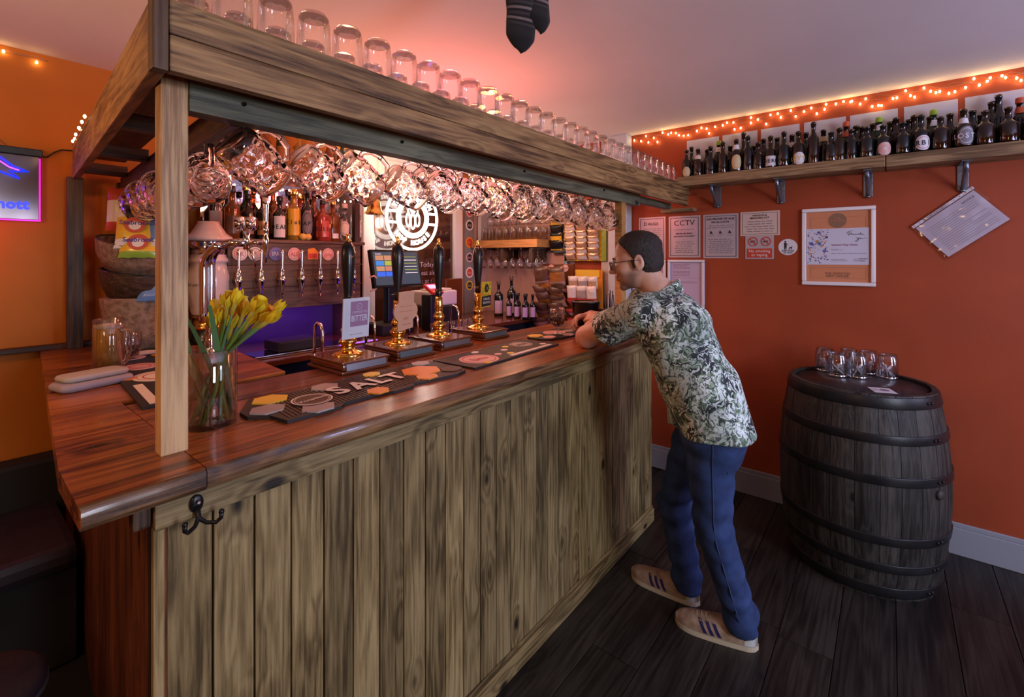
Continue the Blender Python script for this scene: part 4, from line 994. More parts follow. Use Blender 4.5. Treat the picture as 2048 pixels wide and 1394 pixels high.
def arc(r, a0, a1, n=40, cx=0, cy=0, sy=1): return [f.p(cx+r*math.cos(a0+(a1-a0)*i/n), cy+r*math.sin(a0+(a1-a0)*i/n)*sy, 0) for i in range(n+1)]
D = PI/180
b = MB(); b.tube(arc(nr_, 57*D, -242*D+0*D, 60) if False else arc(nr_, -238*D, 52*D, 70), .0105, 10); b.build('outer_ring', m_neon, ns)
b = MB(); b.tube(arc(.130, 0, 2*PI, 44)[:-1], .0115, 10, closed=True); b.build('inner_ring', m_neon, ns)
b = MB(); b.tube(arc(.152, 0, 2*PI, 44)[:-1], .007, 8, closed=True); b.build('double_ring', m_neon, ns)
for s in (-1, 1):
    for y_ in (-.042, .042):
        MB().tube([f.p(s*.155, y_, 0), f.p(s*.238, y_, 0)], .0095, 8).build('cross_bar', m_neon, ns)
b = MB()
for (x, y, rx, ry) in [(0, -.03, .022, .055), (-.045, -.015, .020, .050), (.045, -.015, .020, .050), (-.025, .045, .022, .032), (.025, .045, .022, .032), (0, .065, .018, .030)]:
    b.tube([f.p(x+rx*math.cos(2*PI*i/20), y+ry*math.sin(2*PI*i/20), 0) for i in range(20)], .0065, 6, closed=True)
b.build('hop_emblem', m_neon, ns)
b = MB()
def arctext(b, s, r, mid, size, flip=False):
    n = len(s); st_ = size*.80/r*(1 if flip else -1)
    for i, ch in enumerate(s):
        a = mid+(i-(n-1)/2)*st_
        xd = (-math.sin(a), math.cos(a)) if flip else (math.sin(a), -math.cos(a))
        yd = (-math.cos(a), -math.sin(a)) if flip else (math.cos(a), math.sin(a))
        fr2 = Fr(f.p(r*math.cos(a), r*math.sin(a)), f.x*xd[0]+f.y*xd[1], f.x*yd[0]+f.y*yd[1])
        if ch == ' ': continue
        b = MB()
        for h in (-.004, .004): text(b, fr2, ch, 0, -size*.35, size, 0, h, 1, .035)
        b.build('neon_letter', m_neon, ns)
arctext(b, 'THE SWINTON', .192, 90*D, .052); arctext(b, 'HOP HOUSE', .192, -90*D, .052, True)
MB().tube([f.p(-.06, .236), f.p(-.10, .40)], .0015, 5).build('hanging_wire', m_wire, ns)
MB().tube([f.p(.09, .225), f.p(.10, .40)], .0015, 5).build('hanging_wire', m_wire, ns)
# till
tl = thing('till', 'black touch screen till with coloured buttons on the back counter', 'till', (1.93, 2.62, 1.05))
tf = Fr((1.945, 2.56, 1.485), (1, .0, 0), (0, .22, 1))
b = MB(); rect(b, tf, -.195, .195, -.125, .125, 0, 0, -.03); b.build('screen_casing', m_black, tl)
sc_ = mat('till_screen', (.02, .02, .03), .2, emit=(.10, .13, .18), es=.5)
b = MB(); rect(b, tf, -.18, .18, -.11, .11, .002, 0, 0); so = b.build('screen', sc_, tl)
cols = ['9a7a5a', '9a7a5a', '4aa05a', '3a7ac0', '88a040', '304048', '9a8060', '9a7060', '806858', '3060d0', '3060d0', '3468c8']
b = MB(); ms = []
for i, cc in enumerate(cols):
    c_ = lin(cc); ms.append(mat('till_key_%d' % i, c_, .3, emit=c_, es=.9)); x = -.165+(i % 3)*.068; y = .055-(i//3)*.036
    rect(b, tf, x, x+.062, y, y+.031, .0028, i, .002)
ms.append(mat('till_text', (.8, .8, .8), emit=(.8, .85, .9), es=.7)); text(b, tf, 'Covers', -.14, .092, .016, 12, .003)
for i in range(6): rect(b, tf, .06+.0*i, .165, .075-.022*i, .079-.022*i, .0028, 12 if i % 2 else 4, .002)
b.build('screen_keys', ms, so)
MB().box(1.90, 1.96, 2.60, 2.66, 1.05, 1.42, ch=.01).build('stand', m_black, tl); MB().box(1.80, 2.06, 2.52, 2.74, 1.05, 1.12, ch=.01).build('cash_drawer', m_matt, tl)
pr = thing('receipt_printer', 'white receipt printer on the back counter right of the till', 'printer', (2.35, 2.66, 1.05))
MB().box(2.24, 2.52, 2.58, 2.80, 1.20, 1.31, ch=.012).build('housing', m_white, pr); MB().box(2.22, 2.50, 2.55, 2.80, 1.05, 1.199, ch=.006).build('plinth', m_black, pr); MB().box(2.26, 2.48, 2.60, 2.70, 1.311, 1.325, ch=.004).build('paper_cover', m_card, pr)
cr = thing('card_reader', 'small card reader with a violet lit screen on the printer', 'card reader', (2.24, 2.50, 1.31))
MB().box(2.13, 2.23, 2.44, 2.54, 1.05, 1.30, ch=.01).build('pedestal', m_black, cr)
f = Fr((2.18, 2.47, 1.325), (1, 0, 0), (0, .9, .5)); b = MB(); rect(b, f, -.05, .05, -.05, .06, .02, 0); b.build('body', m_redp, cr); b = MB(); rect(b, f, -.035, .035, .0, .045, .022, 0, .02); b.build('screen', mat('violet_screen', (.3, .2, 1), emit=(.35, .3, 1), es=2), cr)
for i in range(7):
    g = thing('shot_glass', 'small ridged shot glass on the back counter below the printer, %s in its row' % ORDS[i], 'glass', (2.12+.06*i, 2.42, 1.05), 'shot glasses on the back counter')
    MB().lathe([(0, 0), (.020, 0), (.024, .06), (.0235, .06), (.018, .01), (0, .01)], (2.12+.06*i, 2.40, 1.05), 14).build('bowl', m_glp, g)
bb = MB().box(1.10, 1.33, 2.42, 2.62-.03, 1.0685, 1.12, ch=.008); props(bb.build('black_tray', m_matt), 'flat black tray on the drip area under the taps', 'tray')
sg = MB().box(2.66, 2.86, 2.86, 3.03, 1.05, 1.38, ch=.01); props(sg.build('dark_carton', m_mahog), 'dark brown carton at the back counter beneath the sticker board', 'box')
hb = thing('handbag_hook_loop', 'pinkish rubber hose loop hanging beside the till', 'hose', (1.74, 2.6, 1.4)) if False else None
o = MB().tube([(1.73, 2.56, 1.43), (1.755, 2.55, 1.44), (1.78, 2.55, 1.42), (1.785, 2.55, 1.38), (1.765, 2.55, 1.35), (1.735, 2.56, 1.345)], .006, 8).build('hose_loop', m_pink); props(o, 'pale hose loop hanging at the end of the tap board', 'hose')

# ---------------------------------------------------------------- far wall: glass shelves, wine, snacks
sh = thing('glass_shelf', 'orange pine shelf of glasses on the far wall behind the bar', 'shelf', (3.13, 2.3, 1.65))
MB().box(3.13, FW-.001, 2.27, 3.02, 1.645, 1.712, ch=.004).build('board', m_honey, sh)
for yy in (2.34, 2.66): MB().box(3.16, FW-.001, yy, yy+.035, 1.52, 1.645, ch=.003).build('bracket', m_dark['z'], sh)
for yy in (2.32, 2.44, 2.56, 2.70, 2.84): MB().box(3.14, FW-.01, yy, yy+.012, 1.625, 1.645).build('hanging_rail', m_dark['x'], sh)
s2 = thing('glass_shelf', 'high orange pine shelf under the hanging mugs on the far wall', 'shelf', (3.05, 2.1, 2.02))
MB().box(3.05, FW-.001, 2.02, 3.02, 2.02, 2.06, ch=.004).build('board', m_honey, s2)
MB().box(3.22, FW-.001, 2.98, 3.02, 1.72, 2.02).build('grey_gusset', m_pale, s2)
def goblet(h=.18, r=.036):
    t = thing('wine_glass', 'x', 'wine glass')
    MB().lathe([(0, h), (.032, h), (.033, h-.002), (.005, h-.008), (.0035, h-.03), (.0035, h-.07), (.010, h-.078), (r*.85, h-.10), (r, h-.13), (r*.9, 0), (r*.88, 0), (r*.97, h-.13), (r*.8, h-.102), (.0, h-.085)], n=18).build('bowl', m_glp, t, True)
    return t
PG = Proto(goblet)
k = 0
for i in range(8):
    PG.put((3.20, 2.31+.088*i, 1.642-.18), label='wine glass hung upside down under the pine shelf, %s from its open end' % ORDS[i], group='wine glasses hung under the pine shelf')
for i in range(8):
    PG.put((3.30, 2.33+.085*i, 1.642-.18), label='wine glass hung by the wall under the pine shelf, %s from its open end' % ORDS[i], group='wine glasses hung under the pine shelf, wall side')
def tumb():
    t = thing('tumbler', 'x', 'glass'); MB().lathe([(0, .105), (.028, .105), (.030, .10), (.037, 0), (.035, 0), (.028, .096), (0, .096)], n=18).build('bowl', m_glp, t, True); return t
PT = Proto(tumb)
for r_ in range(2):
    for i in range(8): PT.put((3.18+.1*r_, 2.30+.085*i, 1.712), label='upturned glass on the pine shelf, %s row, %s from its open end' % (['front', 'wall'][r_], ORDS[i]), group='upturned glasses on the pine shelf', scale=(1, 1, 1.1))
for i in range(9): PG.put((3.16, 2.10+.088*i, 2.018-.18), label='wine glass hung under the high shelf, %s from its open end' % ORDS[i], group='wine glasses hung under the high shelf')
# wine bottles
m_wlab = mat('wine_label', (.55, .42, .55), .5)
for i, (x, y, H, r, l_) in enumerate([(3.10, 2.66, .30, .040, 'large dark wine bottle with a pink label, nearer the sticker board'), (3.18, 2.58, .34, .040, 'tallest dark wine bottle on the back counter')]):
    bottle(x, y, 1.05, H, r, g_blk, l_, name='wine_bottle', label=m_wlab, lz=(.08, .45), cap=m_pk)
for i in range(6):
    bottle([3.05, 3.12, 3.05, 3.12, 3.05, 3.10][i], 2.50-.042*i, 1.05, .20, .025, g_blk, 'small dark wine bottle on the back counter, %s from the two large ones' % ORDS[i], name='small_wine_bottle', label=m_wlab, lz=(.1, .5), cap=m_black, nr=.010, group='small wine bottles on the back counter')
# hanging nut card
nc = thing('nut_card', 'green and yellow hanging card holding three columns of nut packets', 'snack card', (3.30, 1.95, 1.72))
MB().box(3.325, 3.33, 1.745, 2.125, 1.53, 1.93).build('card', m_py, nc)
MB().box(3.320, 3.325, 1.735, 1.775, 1.53, 1.90).build('green_side', m_pg, nc)
MB().box(3.320, 3.325, 1.80, 2.04, 1.86, 1.905).build('red_panel', m_redp, nc)
fn_ = Fr((3.31, 1.94, 1.7), (0, -1, 0), (0, 0, 1))
for c in range(3):
    for r_ in range(7):
        x = -.115+.108*c; y = -.135+.047*r_; big = r_ == 6
        o = pack('nut_packet', Fr(fn_.p(x, y+(.01 if big else 0), .004+.002*r_), fn_.x, fn_.y*.8+fn_.n*(.5 if not big else .15)), .098, .085 if big else .062, .026, [m_pw if (r_+c) % 3 else m_pn, m_pn], 'pale nut packet on the green hanging card, %s up, %s column from the dark card' % (ORDS[r_], ORDS[c]), 'nut packet', 'nut packets on the hanging card', seed=c*9+r_)
wc = thing('snack_card', 'black and yellow snack card hanging left of the nut card', 'snack card', (3.3, 2.2, 1.75))
MB().box(3.322, 3.328, 2.13, 2.26, 1.60, 1.90).build('card', m_black, wc)
for r_ in range(4):
    o = pack('snack_packet', Fr((3.31, 2.20, 1.66+.065*r_), (0, -1, 0), (-.3, 0, 1)), .12, .09, .03, [m_py if r_ % 2 else m_black, m_black, m_yel], 'black and yellow snack packet on the dark hanging card, %s up' % ORDS[r_], 'snack packet', 'snack packets on the dark card', seed=r_+40)
MB().box(3.325, FW-.001, 2.10, 2.13, 1.47, 1.70).build('clip_bracket', m_pewter, wc)
# crisp display rack
cb = thing('snack_cupboard', 'low dark cupboard under the crisp rack against the far wall', 'cupboard', (3.0, 2.0, 0)); MB().box(2.95, FW-.001, 1.80, 2.34, 0, .90, ch=.006).build('carcass', m_matt, cb); MB().box(2.94, 2.95, 1.82, 2.32, .05, .88, ch=.004).build('door', m_dark['z'], cb)
rk = thing('crisp_rack', 'brown card rack topped with two round badges, stacked with snack bags', 'rack', (3.2, 2.0, .9))
MB().box(3.30, 3.32, 2.02, 2.33, .90, 1.505, ch=.003).build('back_card', m_mahog, rk); MB().box(3.05, 3.32, 2.02, 2.33, .90, .93, ch=.003).build('bottom', m_mahog, rk)
f = Fr((3.2995, 2.17, 1.47), (0, -1, 0), (0, 0, 1)); b = MB(); disc(b, f, -.07, 0, .03, h=.002); disc(b, f, .07, 0, .03, h=.002); text(b, f, 'REAL', -.07, -.008, .022, 1, .003); text(b, f, 'PORK', .07, -.008, .022, 1, .003); b.build('badge', [m_pink, m_ink], rk)
for c in range(2):
    for r_ in range(8):
        top = r_ >= 6
        o = pack('snack_bag', Fr((3.22-.02*(7-r_)/7-.03*(r_ % 2)-(0 if not top else 0), 2.255-.145*c+.01*math.sin(r_*3+c), .955+.062*r_+(.02 if top else 0)), (0.04*math.sin(r_), -1, .1*math.sin(r_*2+c)), (-.15 if top else -.55, 0, 1 if top else .75)), .15, .15 if top else .12, .05, [[m_po, m_pn, m_po, m_pk][(r_+c) % 4], m_pk, m_pn], 'brown foil snack bag in the card rack, %s up, %s column' % (ORDS[r_], ['door side', 'wall pipe side'][c]), 'snack bag', 'foil snack bags in the card rack', seed=r_*3+c)
r2 = thing('crisp_box', 'yellow topped display box of pink and white crisp packets', 'display box', (3.25, 1.88, .9)); MB().box(3.30, 3.32, 1.76, 2.01, .90, 1.46, ch=.003).build('back_card', m_org, r2); MB().box(3.10, 3.30, 1.76, 2.01, .90, .93, ch=.003).build('bottom', m_org, r2); MB().box(3.29, 3.30, 1.78, 1.99, 1.40, 1.46).build('yellow_header', m_yel, r2)
for c in range(3):
    for r_ in range(6):
        top = r_ >= 4
        o = pack('crisp_packet', Fr((3.20+.02*(r_ % 2), 1.975-.088*c, .975+.075*r_), (0, -1, .05), (-.1 if top else -.7, 0, 1 if top else .45)), .092, .12 if top else .09, .035, [[m_pw, m_pn][(r_+c) % 2] if c != 1 else m_gryp, m_pr if not top else m_pw, m_pr], 'pale crisp packet in the yellow topped box, %s up, %s column from the rack' % (ORDS[r_], ORDS[c]), 'crisp packet', 'pale crisp packets in the display box', seed=r_*5+c)
# bucket, straws, stout
bu = thing('ice_bucket', 'black round tub on the bar behind the hands of the leaning man', 'bucket', (2.60, 1.50, CT)); MB().lathe([(0, 0), (.078, 0), (.088, .14), (.092, .142), (.092, .150), (.084, .150), (.076, .01), (0, .01)], (2.60, 1.50, CT), 32).build('tub', m_black, bu); MB().lathe([(0, .145), (.083, .145)], (2.60, 1.50, CT), 32).build('contents', m_mahog, bu)
ho = thing('straw_holder', 'square black holder of straws and stirrers beside the black tub', 'holder', (2.64, 1.34, CT)); MB().box(2.58, 2.70, 1.28, 1.40, CT, CT+.11, ch=.006).build('box', m_black, ho)
for i in range(12):
    x, y = 2.60+.025*(i % 4), 1.30+.035*(i//4); MB().tube([(x, y, CT+.10), (x+.01*math.sin(i*2), y+.012*math.cos(i*3), CT+.20+.01*(i % 3))], .003, 6).build('straw', [m_black, m_black, m_white, m_black][i % 4], ho)
sx_, sy_ = 2.12, 1.40
sg = thing('stout_glass', 'stemmed half glass of black stout standing on the hexagon runner', 'beer', (sx_, sy_, CT+.0125)); zz = CT+.0125
MB().lathe([(0, 0), (.034, 0), (.034, .004), (.008, .010), (.006, .022), (.010, .03), (.034, .045), (.042, .07), (.043, .10), (.040, .142), (.0385, .142), (.0415, .10), (.0405, .072), (.032, .048), (0, .034)], (sx_, sy_, zz), 28).build('glass', m_gl, sg)
MB().lathe([(0, .0345), (.031, .0485), (.0402, .072), (.0412, .098), (0, .098)], (sx_, sy_, zz), 24).build('stout', m_stout, sg)
# ---------------------------------------------------------------- bottle shelf on the far wall
SZ = 2.106
bs = thing('bottle_shelf', 'thick rustic pine shelf of empty bottles on the far wall', 'shelf', (3.2, .3, 2.04))
MB().box(3.195, FW-.001, .02, 1.13, 2.042, SZ, ch=.004).build('plank', m_shelf, bs)
MB().box(3.195, FW-.001, -1.0, .017, 2.040, SZ-.003, ch=.004).build('plank', m_shelf, bs)
for i, yy in enumerate((.918, .537, .098, -.295)):
    b = MB(); b.box(FW-.006, FW, yy-.022, yy+.022, 1.905, 2.04, ch=.002); b.box(3.215, FW, yy-.018, yy+.018, 2.034, 2.04, ch=.001)
    b.tube([(3.225, yy, 2.035), (3.235, yy, 2.0), (3.29, yy, 1.97), (3.345, yy, 1.93), (3.372, yy, 1.905)], [.011, .012, .010, .010, .011], 8)
    b.tube([(3.372, yy, 1.90), (3.366, yy, 1.912)], .012, 8)
    b.build('bracket', m_pewter, bs)
ptop = [(1.128, .911), (.888, .673), (.652, .437), (.413, .202), (.183, -.034), (-.060, -.277), (-.304, -.52), (-.545, -.76)]
for i, (a, c) in enumerate(ptop):
    o = MB().box(FW-.0025, FW, c, a, 2.115, 2.388).build('paper_sheet', mat('sheet_lilac_white', (.48, .46, .54), .6) if i == 0 else bpy.data.materials['sheet_lilac_white'])
    props(o, 'blank white paper sheet on the wall behind the shelf bottles, %s from the canopy' % ORDS[i], 'paper', 'paper sheets behind the bottles')
m_red_l = mat('brick_red_label', (.50, .08, .03), .5)
m_bg = mat('beige_label', (.62, .52, .30), .5)
# px of neck, top y, row (0 front 1 back), extras
BT = [(1373, 300, 0, dict(label=m_bg, oval=1, lz=(.0, .36), printm=m_org, lab='small brown bottle with a round orange and cream label')), (1383, 294, 1, {}), (1396, 298, 0, dict(necklab=m_card, lab='brown bottle with a little white neck label beside the canopy end')), (1414, 299, 1, {}),
      (1421, 293, 0, {}), (1437, 284, 1, dict(cap=m_grn, necklab=m_card, lab='bottle with green foil cap peeping behind the canopy end bottles')), (1446, 284, 0, {}), (1460, 292, 1, {}), (1473, 279, 0, dict(label=m_bg, oval=1, lz=(.05, .5), necklab=m_paper, printm=m_org, lab='brown bottle with a cream and orange oval label and white collar', r=.034)),
      (1487, 265, 1, {}), (1496, 272, 0, dict(r=.029)), (1507, 297, 1, {}), (1516, 285, 0, {}), (1527, 278, 1, {}), (1541, 272, 0, dict(label=m_paper, lz=(.06, .36), word='CHERRY', lab='brown bottle with a square white label reading cherry', r=.033)), (1554, 275, 1, {}), (1568, 264, 0, dict(r=.034)),
      (1584, 270, 1, dict(necklab=m_paper, lab='brown bottle in back with a white neck label')), (1597, 263, 0, dict(label=m_paper, oval=1, lz=(.0, .36), printm=m_yel, word='KEYTE', lab='black bottle with a white shield label in yellow and pink', r=.035)), (1612, 265, 1, {}), (1627, 245, 0, dict(r=.028)), (1647, 260, 1, dict(necklab=m_bg, lab='brown bottle with an oval cream neck label')),
      (1662, 264, 0, dict(r=.033)), (1679, 256, 0, {}), (1692, 246, 1, dict(necklab=m_red_l, cap=m_red_l, lab='bottle with a brick red neck label and cap in the shelf middle')), (1703, 268, 0, {}), (1712, 252, 1, {}), (1724, 253, 1, {}), (1734, 264, 0, dict(r=.033)), (1746, 247, 1, {}),
      (1758, 237, 1, dict(cap=m_grn, necklab=m_paper, glass=g_grn, lab='green bottle with white neck label above the pink oval one')), (1766, 261, 0, dict(label=m_pink, oval=1, lz=(.0, .42), printm=m_paper, word='4', lab='stubby bottle with a pink and white oval label marked 4', r=.036)), (1780, 243, 1, {}), (1792, 236, 1, {}), (1806, 255, 0, dict(r=.034)), (1818, 239, 1, {}), (1828, 231, 1, {}),
      (1842, 230, 0, dict(label=m_paper, oval=1, lz=(.02, .42), word='ORBIT', lab='brown bottle with a big round white scribbled label', r=.036)), (1860, 233, 1, {}), (1867, 222, 1, dict(cap=m_grn, necklab=m_paper, glass=g_grn, lab='green capped bottle with white neck label behind the round white label')), (1881, 248, 0, dict(r=.036, glass=g_brn)), (1900, 227, 1, {}),
      (1927, 219, 0, dict(label=m_grey, oval=1, lz=(.03, .52), necklab=m_paper, printm=m_paper, word='KLOSTER', lab='big dark bottle with a large grey oval label and white collar', r=.037)), (1945, 221, 1, {}), (1970, 235, 0, dict(r=.036)), (1983, 204, 1, {}), (1997, 190, 1, {}), (2017, 224, 0, dict(r=.036)), (2040, 198, 1, dict(necklab=m_red_l, cap=m_red_l, lab='swing top bottle with an orange red neck label at the frame end'))]
BT += [(1962, 238, 1, {}), (2062, 222, 0, {}), (2085, 215, 1, {}), (2110, 205, 0, {})]
cap_i = 0; cnt = [0, 0]
for i, (px, py, row, ex) in enumerate(BT):
    u = 3.242 if row == 0 else 3.325; cnt[row] += 1
    p = onu(u, px, py); H = max(.17, min(.36, p.z-SZ)); ex = dict(ex); r = ex.pop('r', .030)
    lab = ex.pop('lab', None) or 'plain dark bottle on the wall shelf, %s row, %s' % (['front', 'back'][row], ('%s from the canopy' % ORDS[cnt[row]-1]) if cnt[row] < 32 else 'furthest')
    cap_i += 1
    gl = ex.pop('glass', [g_brn, g_blk, g_brn][i % 3]); oval = bool(ex.pop('oval', 0))
    bottle(u+(rnd.uniform(-.006, .006)), p.y, SZ, H, r, gl, lab, name='beer_bottle', group='empty bottles on the wall shelf', neck=.28+.1*((i*7) % 5)/5, nr=.0125, shoulder=.16, oval=oval, square=False, **ex)
    if px == 2040:
        pass
# two small goblets and a glass on the canopy corner end
for i, (px, py) in enumerate(((1345, 330), (1358, 335))):
    PG.put((3.30, 1.22-.05*i, 2.052), label='small stemmed glass at the far wall end of the canopy, %s one' % ORDS[i], group='stemmed glasses at the canopy end', scale=(.8, .8, .6))

# ---------------------------------------------------------------- signs on the far wall
def wallsign(name, lab, cat, y0, y1, z0, z1, base, fn, mats, th=.004, group=None):
    """y0 is the left edge seen from the room (larger y)"""
    o = MB().box(FW-th, FW, y1, y0, z0, z1).build(name, base); props(o, lab, cat, group)
    f = Fr((FW-th, (y0+y1)/2, (z0+z1)/2), (0, -1, 0), (0, 0, 1)); b = MB(); fn(b, f, (y0-y1)/2, (z1-z0)/2); b.build('print', mats, o); return o
def s_drugs(b, f, w_, h_):
    outline(b, f, -w_+.012, w_-.012, -h_+.012, h_-.012, .003, 0); text(b, f, 'D', -.050, h_-.062, .036, 0, .0014, 1, .01); text(b, f, 'RUGS', .011, h_-.062, .029, 0, .0014, 1.05, .01)
    lines(b, f, -w_+.03, w_-.03, -h_+.10, h_-.08, 9, 1, center=True, th=.3); lines(b, f, -w_+.04, w_-.04, -h_+.04, -h_+.08, 2, 1, center=True, th=.3)
def s_cctv(b, f, w_, h_):
    outline(b, f, -w_+.012, w_-.012, -h_+.012, h_-.012, .003, 0); text(b, f, 'CCTV', 0, h_-.068, .052, 0, .0014, 1.08)
    lines(b, f, -w_+.04, w_-.04, .045, .055, 1, 1, center=True, th=.3); text(b, f, 'IMAGES ARE BEING', 0, .018, .0135, 0, .0014, 1, .02); text(b, f, 'RECORDED FOR SAFETY', 0, -.002, .0135, 0, .0014, 1, .02); lines(b, f, -w_+.04, w_-.04, -h_+.03, -.03, 6, 1, center=True, th=.32)
def s_age(b, f, w_, h_):
    outline(b, f, -w_+.012, w_-.012, -h_+.012, h_-.012, .003, 0); text(b, f, 'NO PROOF OF AGE', 0, h_-.040, .0205, 0, .0014, .98, .02); text(b, f, 'NO ALCOHOL', 0, h_-.060, .0175, 0, .0014, 1, .02)
    lines(b, f, -w_+.02, w_-.02, h_-.10, h_-.072, 2, 1, center=True, th=.3)
    for x in (-.06, 0, .06):
        b.add([f.p(x-.010, .018, .0014), f.p(x+.012, .018, .0014), f.p(x+.004, .030, .0014), f.p(x-.003, .040, .0014)], [(0, 1, 2, 3)], 0); lines(b, f, x-.022, x+.022, .0, .012, 2, 1, center=True, th=.3)
    lines(b, f, -w_+.03, w_-.03, -h_+.03, -.015, 8, 1, center=True, th=.32)
def s_weights(b, f, w_, h_):
    outline(b, f, -w_+.012, w_-.012, -h_+.010, h_-.010, .002, 0); text(b, f, 'WEIGHTS &', 0, h_-.032, .0155, 0, .0014, 1.05, .02); text(b, f, 'MEASURES ACT', 0, h_-.048, .0155, 0, .0014, 1.05, .02); lines(b, f, -w_+.025, w_-.025, -h_+.02, h_-.058, 5, 1, center=True, th=.3)
def s_smoke(b, f, w_, h_):
    for s in (-1, 1):
        ring(b, f, s*.038, .038, .024, .030, .0016, 0, 28); g = f.sub(s*.038, .038, -.9)
        rect(b, g, -.026, .026, -.0025, .0025, .0026, 0, .001); g = f.sub(s*.038, .036, 0); rect(b, g, -.017, .012, -.0035, .0035, .0020, 1, .001); rect(b, g, -.004, .014, .006, .009, .0018, 1, .001)
    rect(b, f, -w_+.010, w_-.010, -h_+.008, -.008, .0018, 0, 0); text(b, f, 'No smoking', 0, -.032, .0255, 2, .0026, 1, .01); text(b, f, 'or vaping', 0, -.057, .0255, 2, .0026, 1, .01)
wallsign('wall_sign', 'tall silver sign headed Drugs, partly hidden by the man', 'sign', 1.489, 1.282, 1.546, 1.859, m_sign, s_drugs, [m_ink, m_grey])
wallsign('wall_sign', 'tall silver sign headed CCTV', 'sign', 1.258, 1.034, 1.557, 1.855, m_sign, s_cctv, [m_ink, m_grey])
wallsign('wall_sign', 'tall silver sign headed No proof of age no alcohol', 'sign', 1.014, .788, 1.552, 1.854, m_sign, s_age, [m_ink, m_grey])
wallsign('wall_sign', 'wide pale Weights and Measures Act notice above the smoking sign', 'sign', .775, .544, 1.699, 1.857, mat('pinkish_sign', (.68, .54, .48), .3, .15), s_weights, [m_ink, m_grey])
wallsign('wall_sign', 'No smoking or vaping sign with two barred cigarette roundels', 'sign', .745, .578, 1.547, 1.698, m_sign, s_smoke, [m_redp, m_ink, m_card])
o = thing('dog_sticker', 'small white oval keep dogs on lead sticker', 'sticker', (FW, .5, 1.622)); f = Fr((FW-.0005, .5, 1.622), (0, -1, 0), (0, 0, 1))
b = MB(); disc(b, f, 0, 0, .053, .051, .002); b.build('disc', m_paper, o)
b = MB(); h = .0026
disc(b, f, -.014, .034, .005, .0055, h); b.prism([(-.021, .028), (-.008, .028), (-.006, .004), (-.009, -.016), (-.013, -.016), (-.014, 0), (-.016, -.016), (-.020, -.016)], .001, h, f); b.prism([(-.008, .024), (.004, .012), (.003, .010), (-.009, .020)], .001, h, f)
b.prism([(.006, -.002), (.018, .0), (.022, .006), (.025, .002), (.022, -.004), (.021, -.016), (.018, -.016), (.017, -.008), (.010, -.008), (.008, -.016), (.005, -.016)], .001, h, f)
text(b, f, 'KEEP DOGS', 0, -.028, .013, 0, h, 1, .03); text(b, f, 'ON LEAD', 0, -.040, .012, 0, h, 1, .03); b.build('print', m_ink, o)
m_silver = mat('silver_frame', (.80, .80, .84), .3, .15)
def frame(lab, y0, y1, z0, z1, w_, fn):
    t = thing('picture_frame', lab, 'frame', (FW, (y0+y1)/2, (z0+z1)/2))
    b = MB(); b.box(FW-.004, FW, y1+w_*.5, y0-w_*.5, z0+w_*.5, z1-w_*.5); b.build('backing', m_matt, t)
    for (a, c, d_, e, ax) in ((y1, y0, z0, z0+w_, 'y'), (y1, y0, z1-w_, z1, 'y'), (y1, y1+w_, z0+w_, z1-w_, 'z'), (y0-w_, y0, z0+w_, z1-w_, 'z')):
        MB().box(FW-.020, FW, a, c, d_, e, ch=.005).build('moulding', m_silver, t)
    f = Fr((FW-.0045, (y0+y1)/2, (z0+z1)/2), (0, -1, 0), (0, 0, 1)); fn(t, f); return t
m_kraft = mat('brown_envelope_paper', (.62, .24, .11), .6)
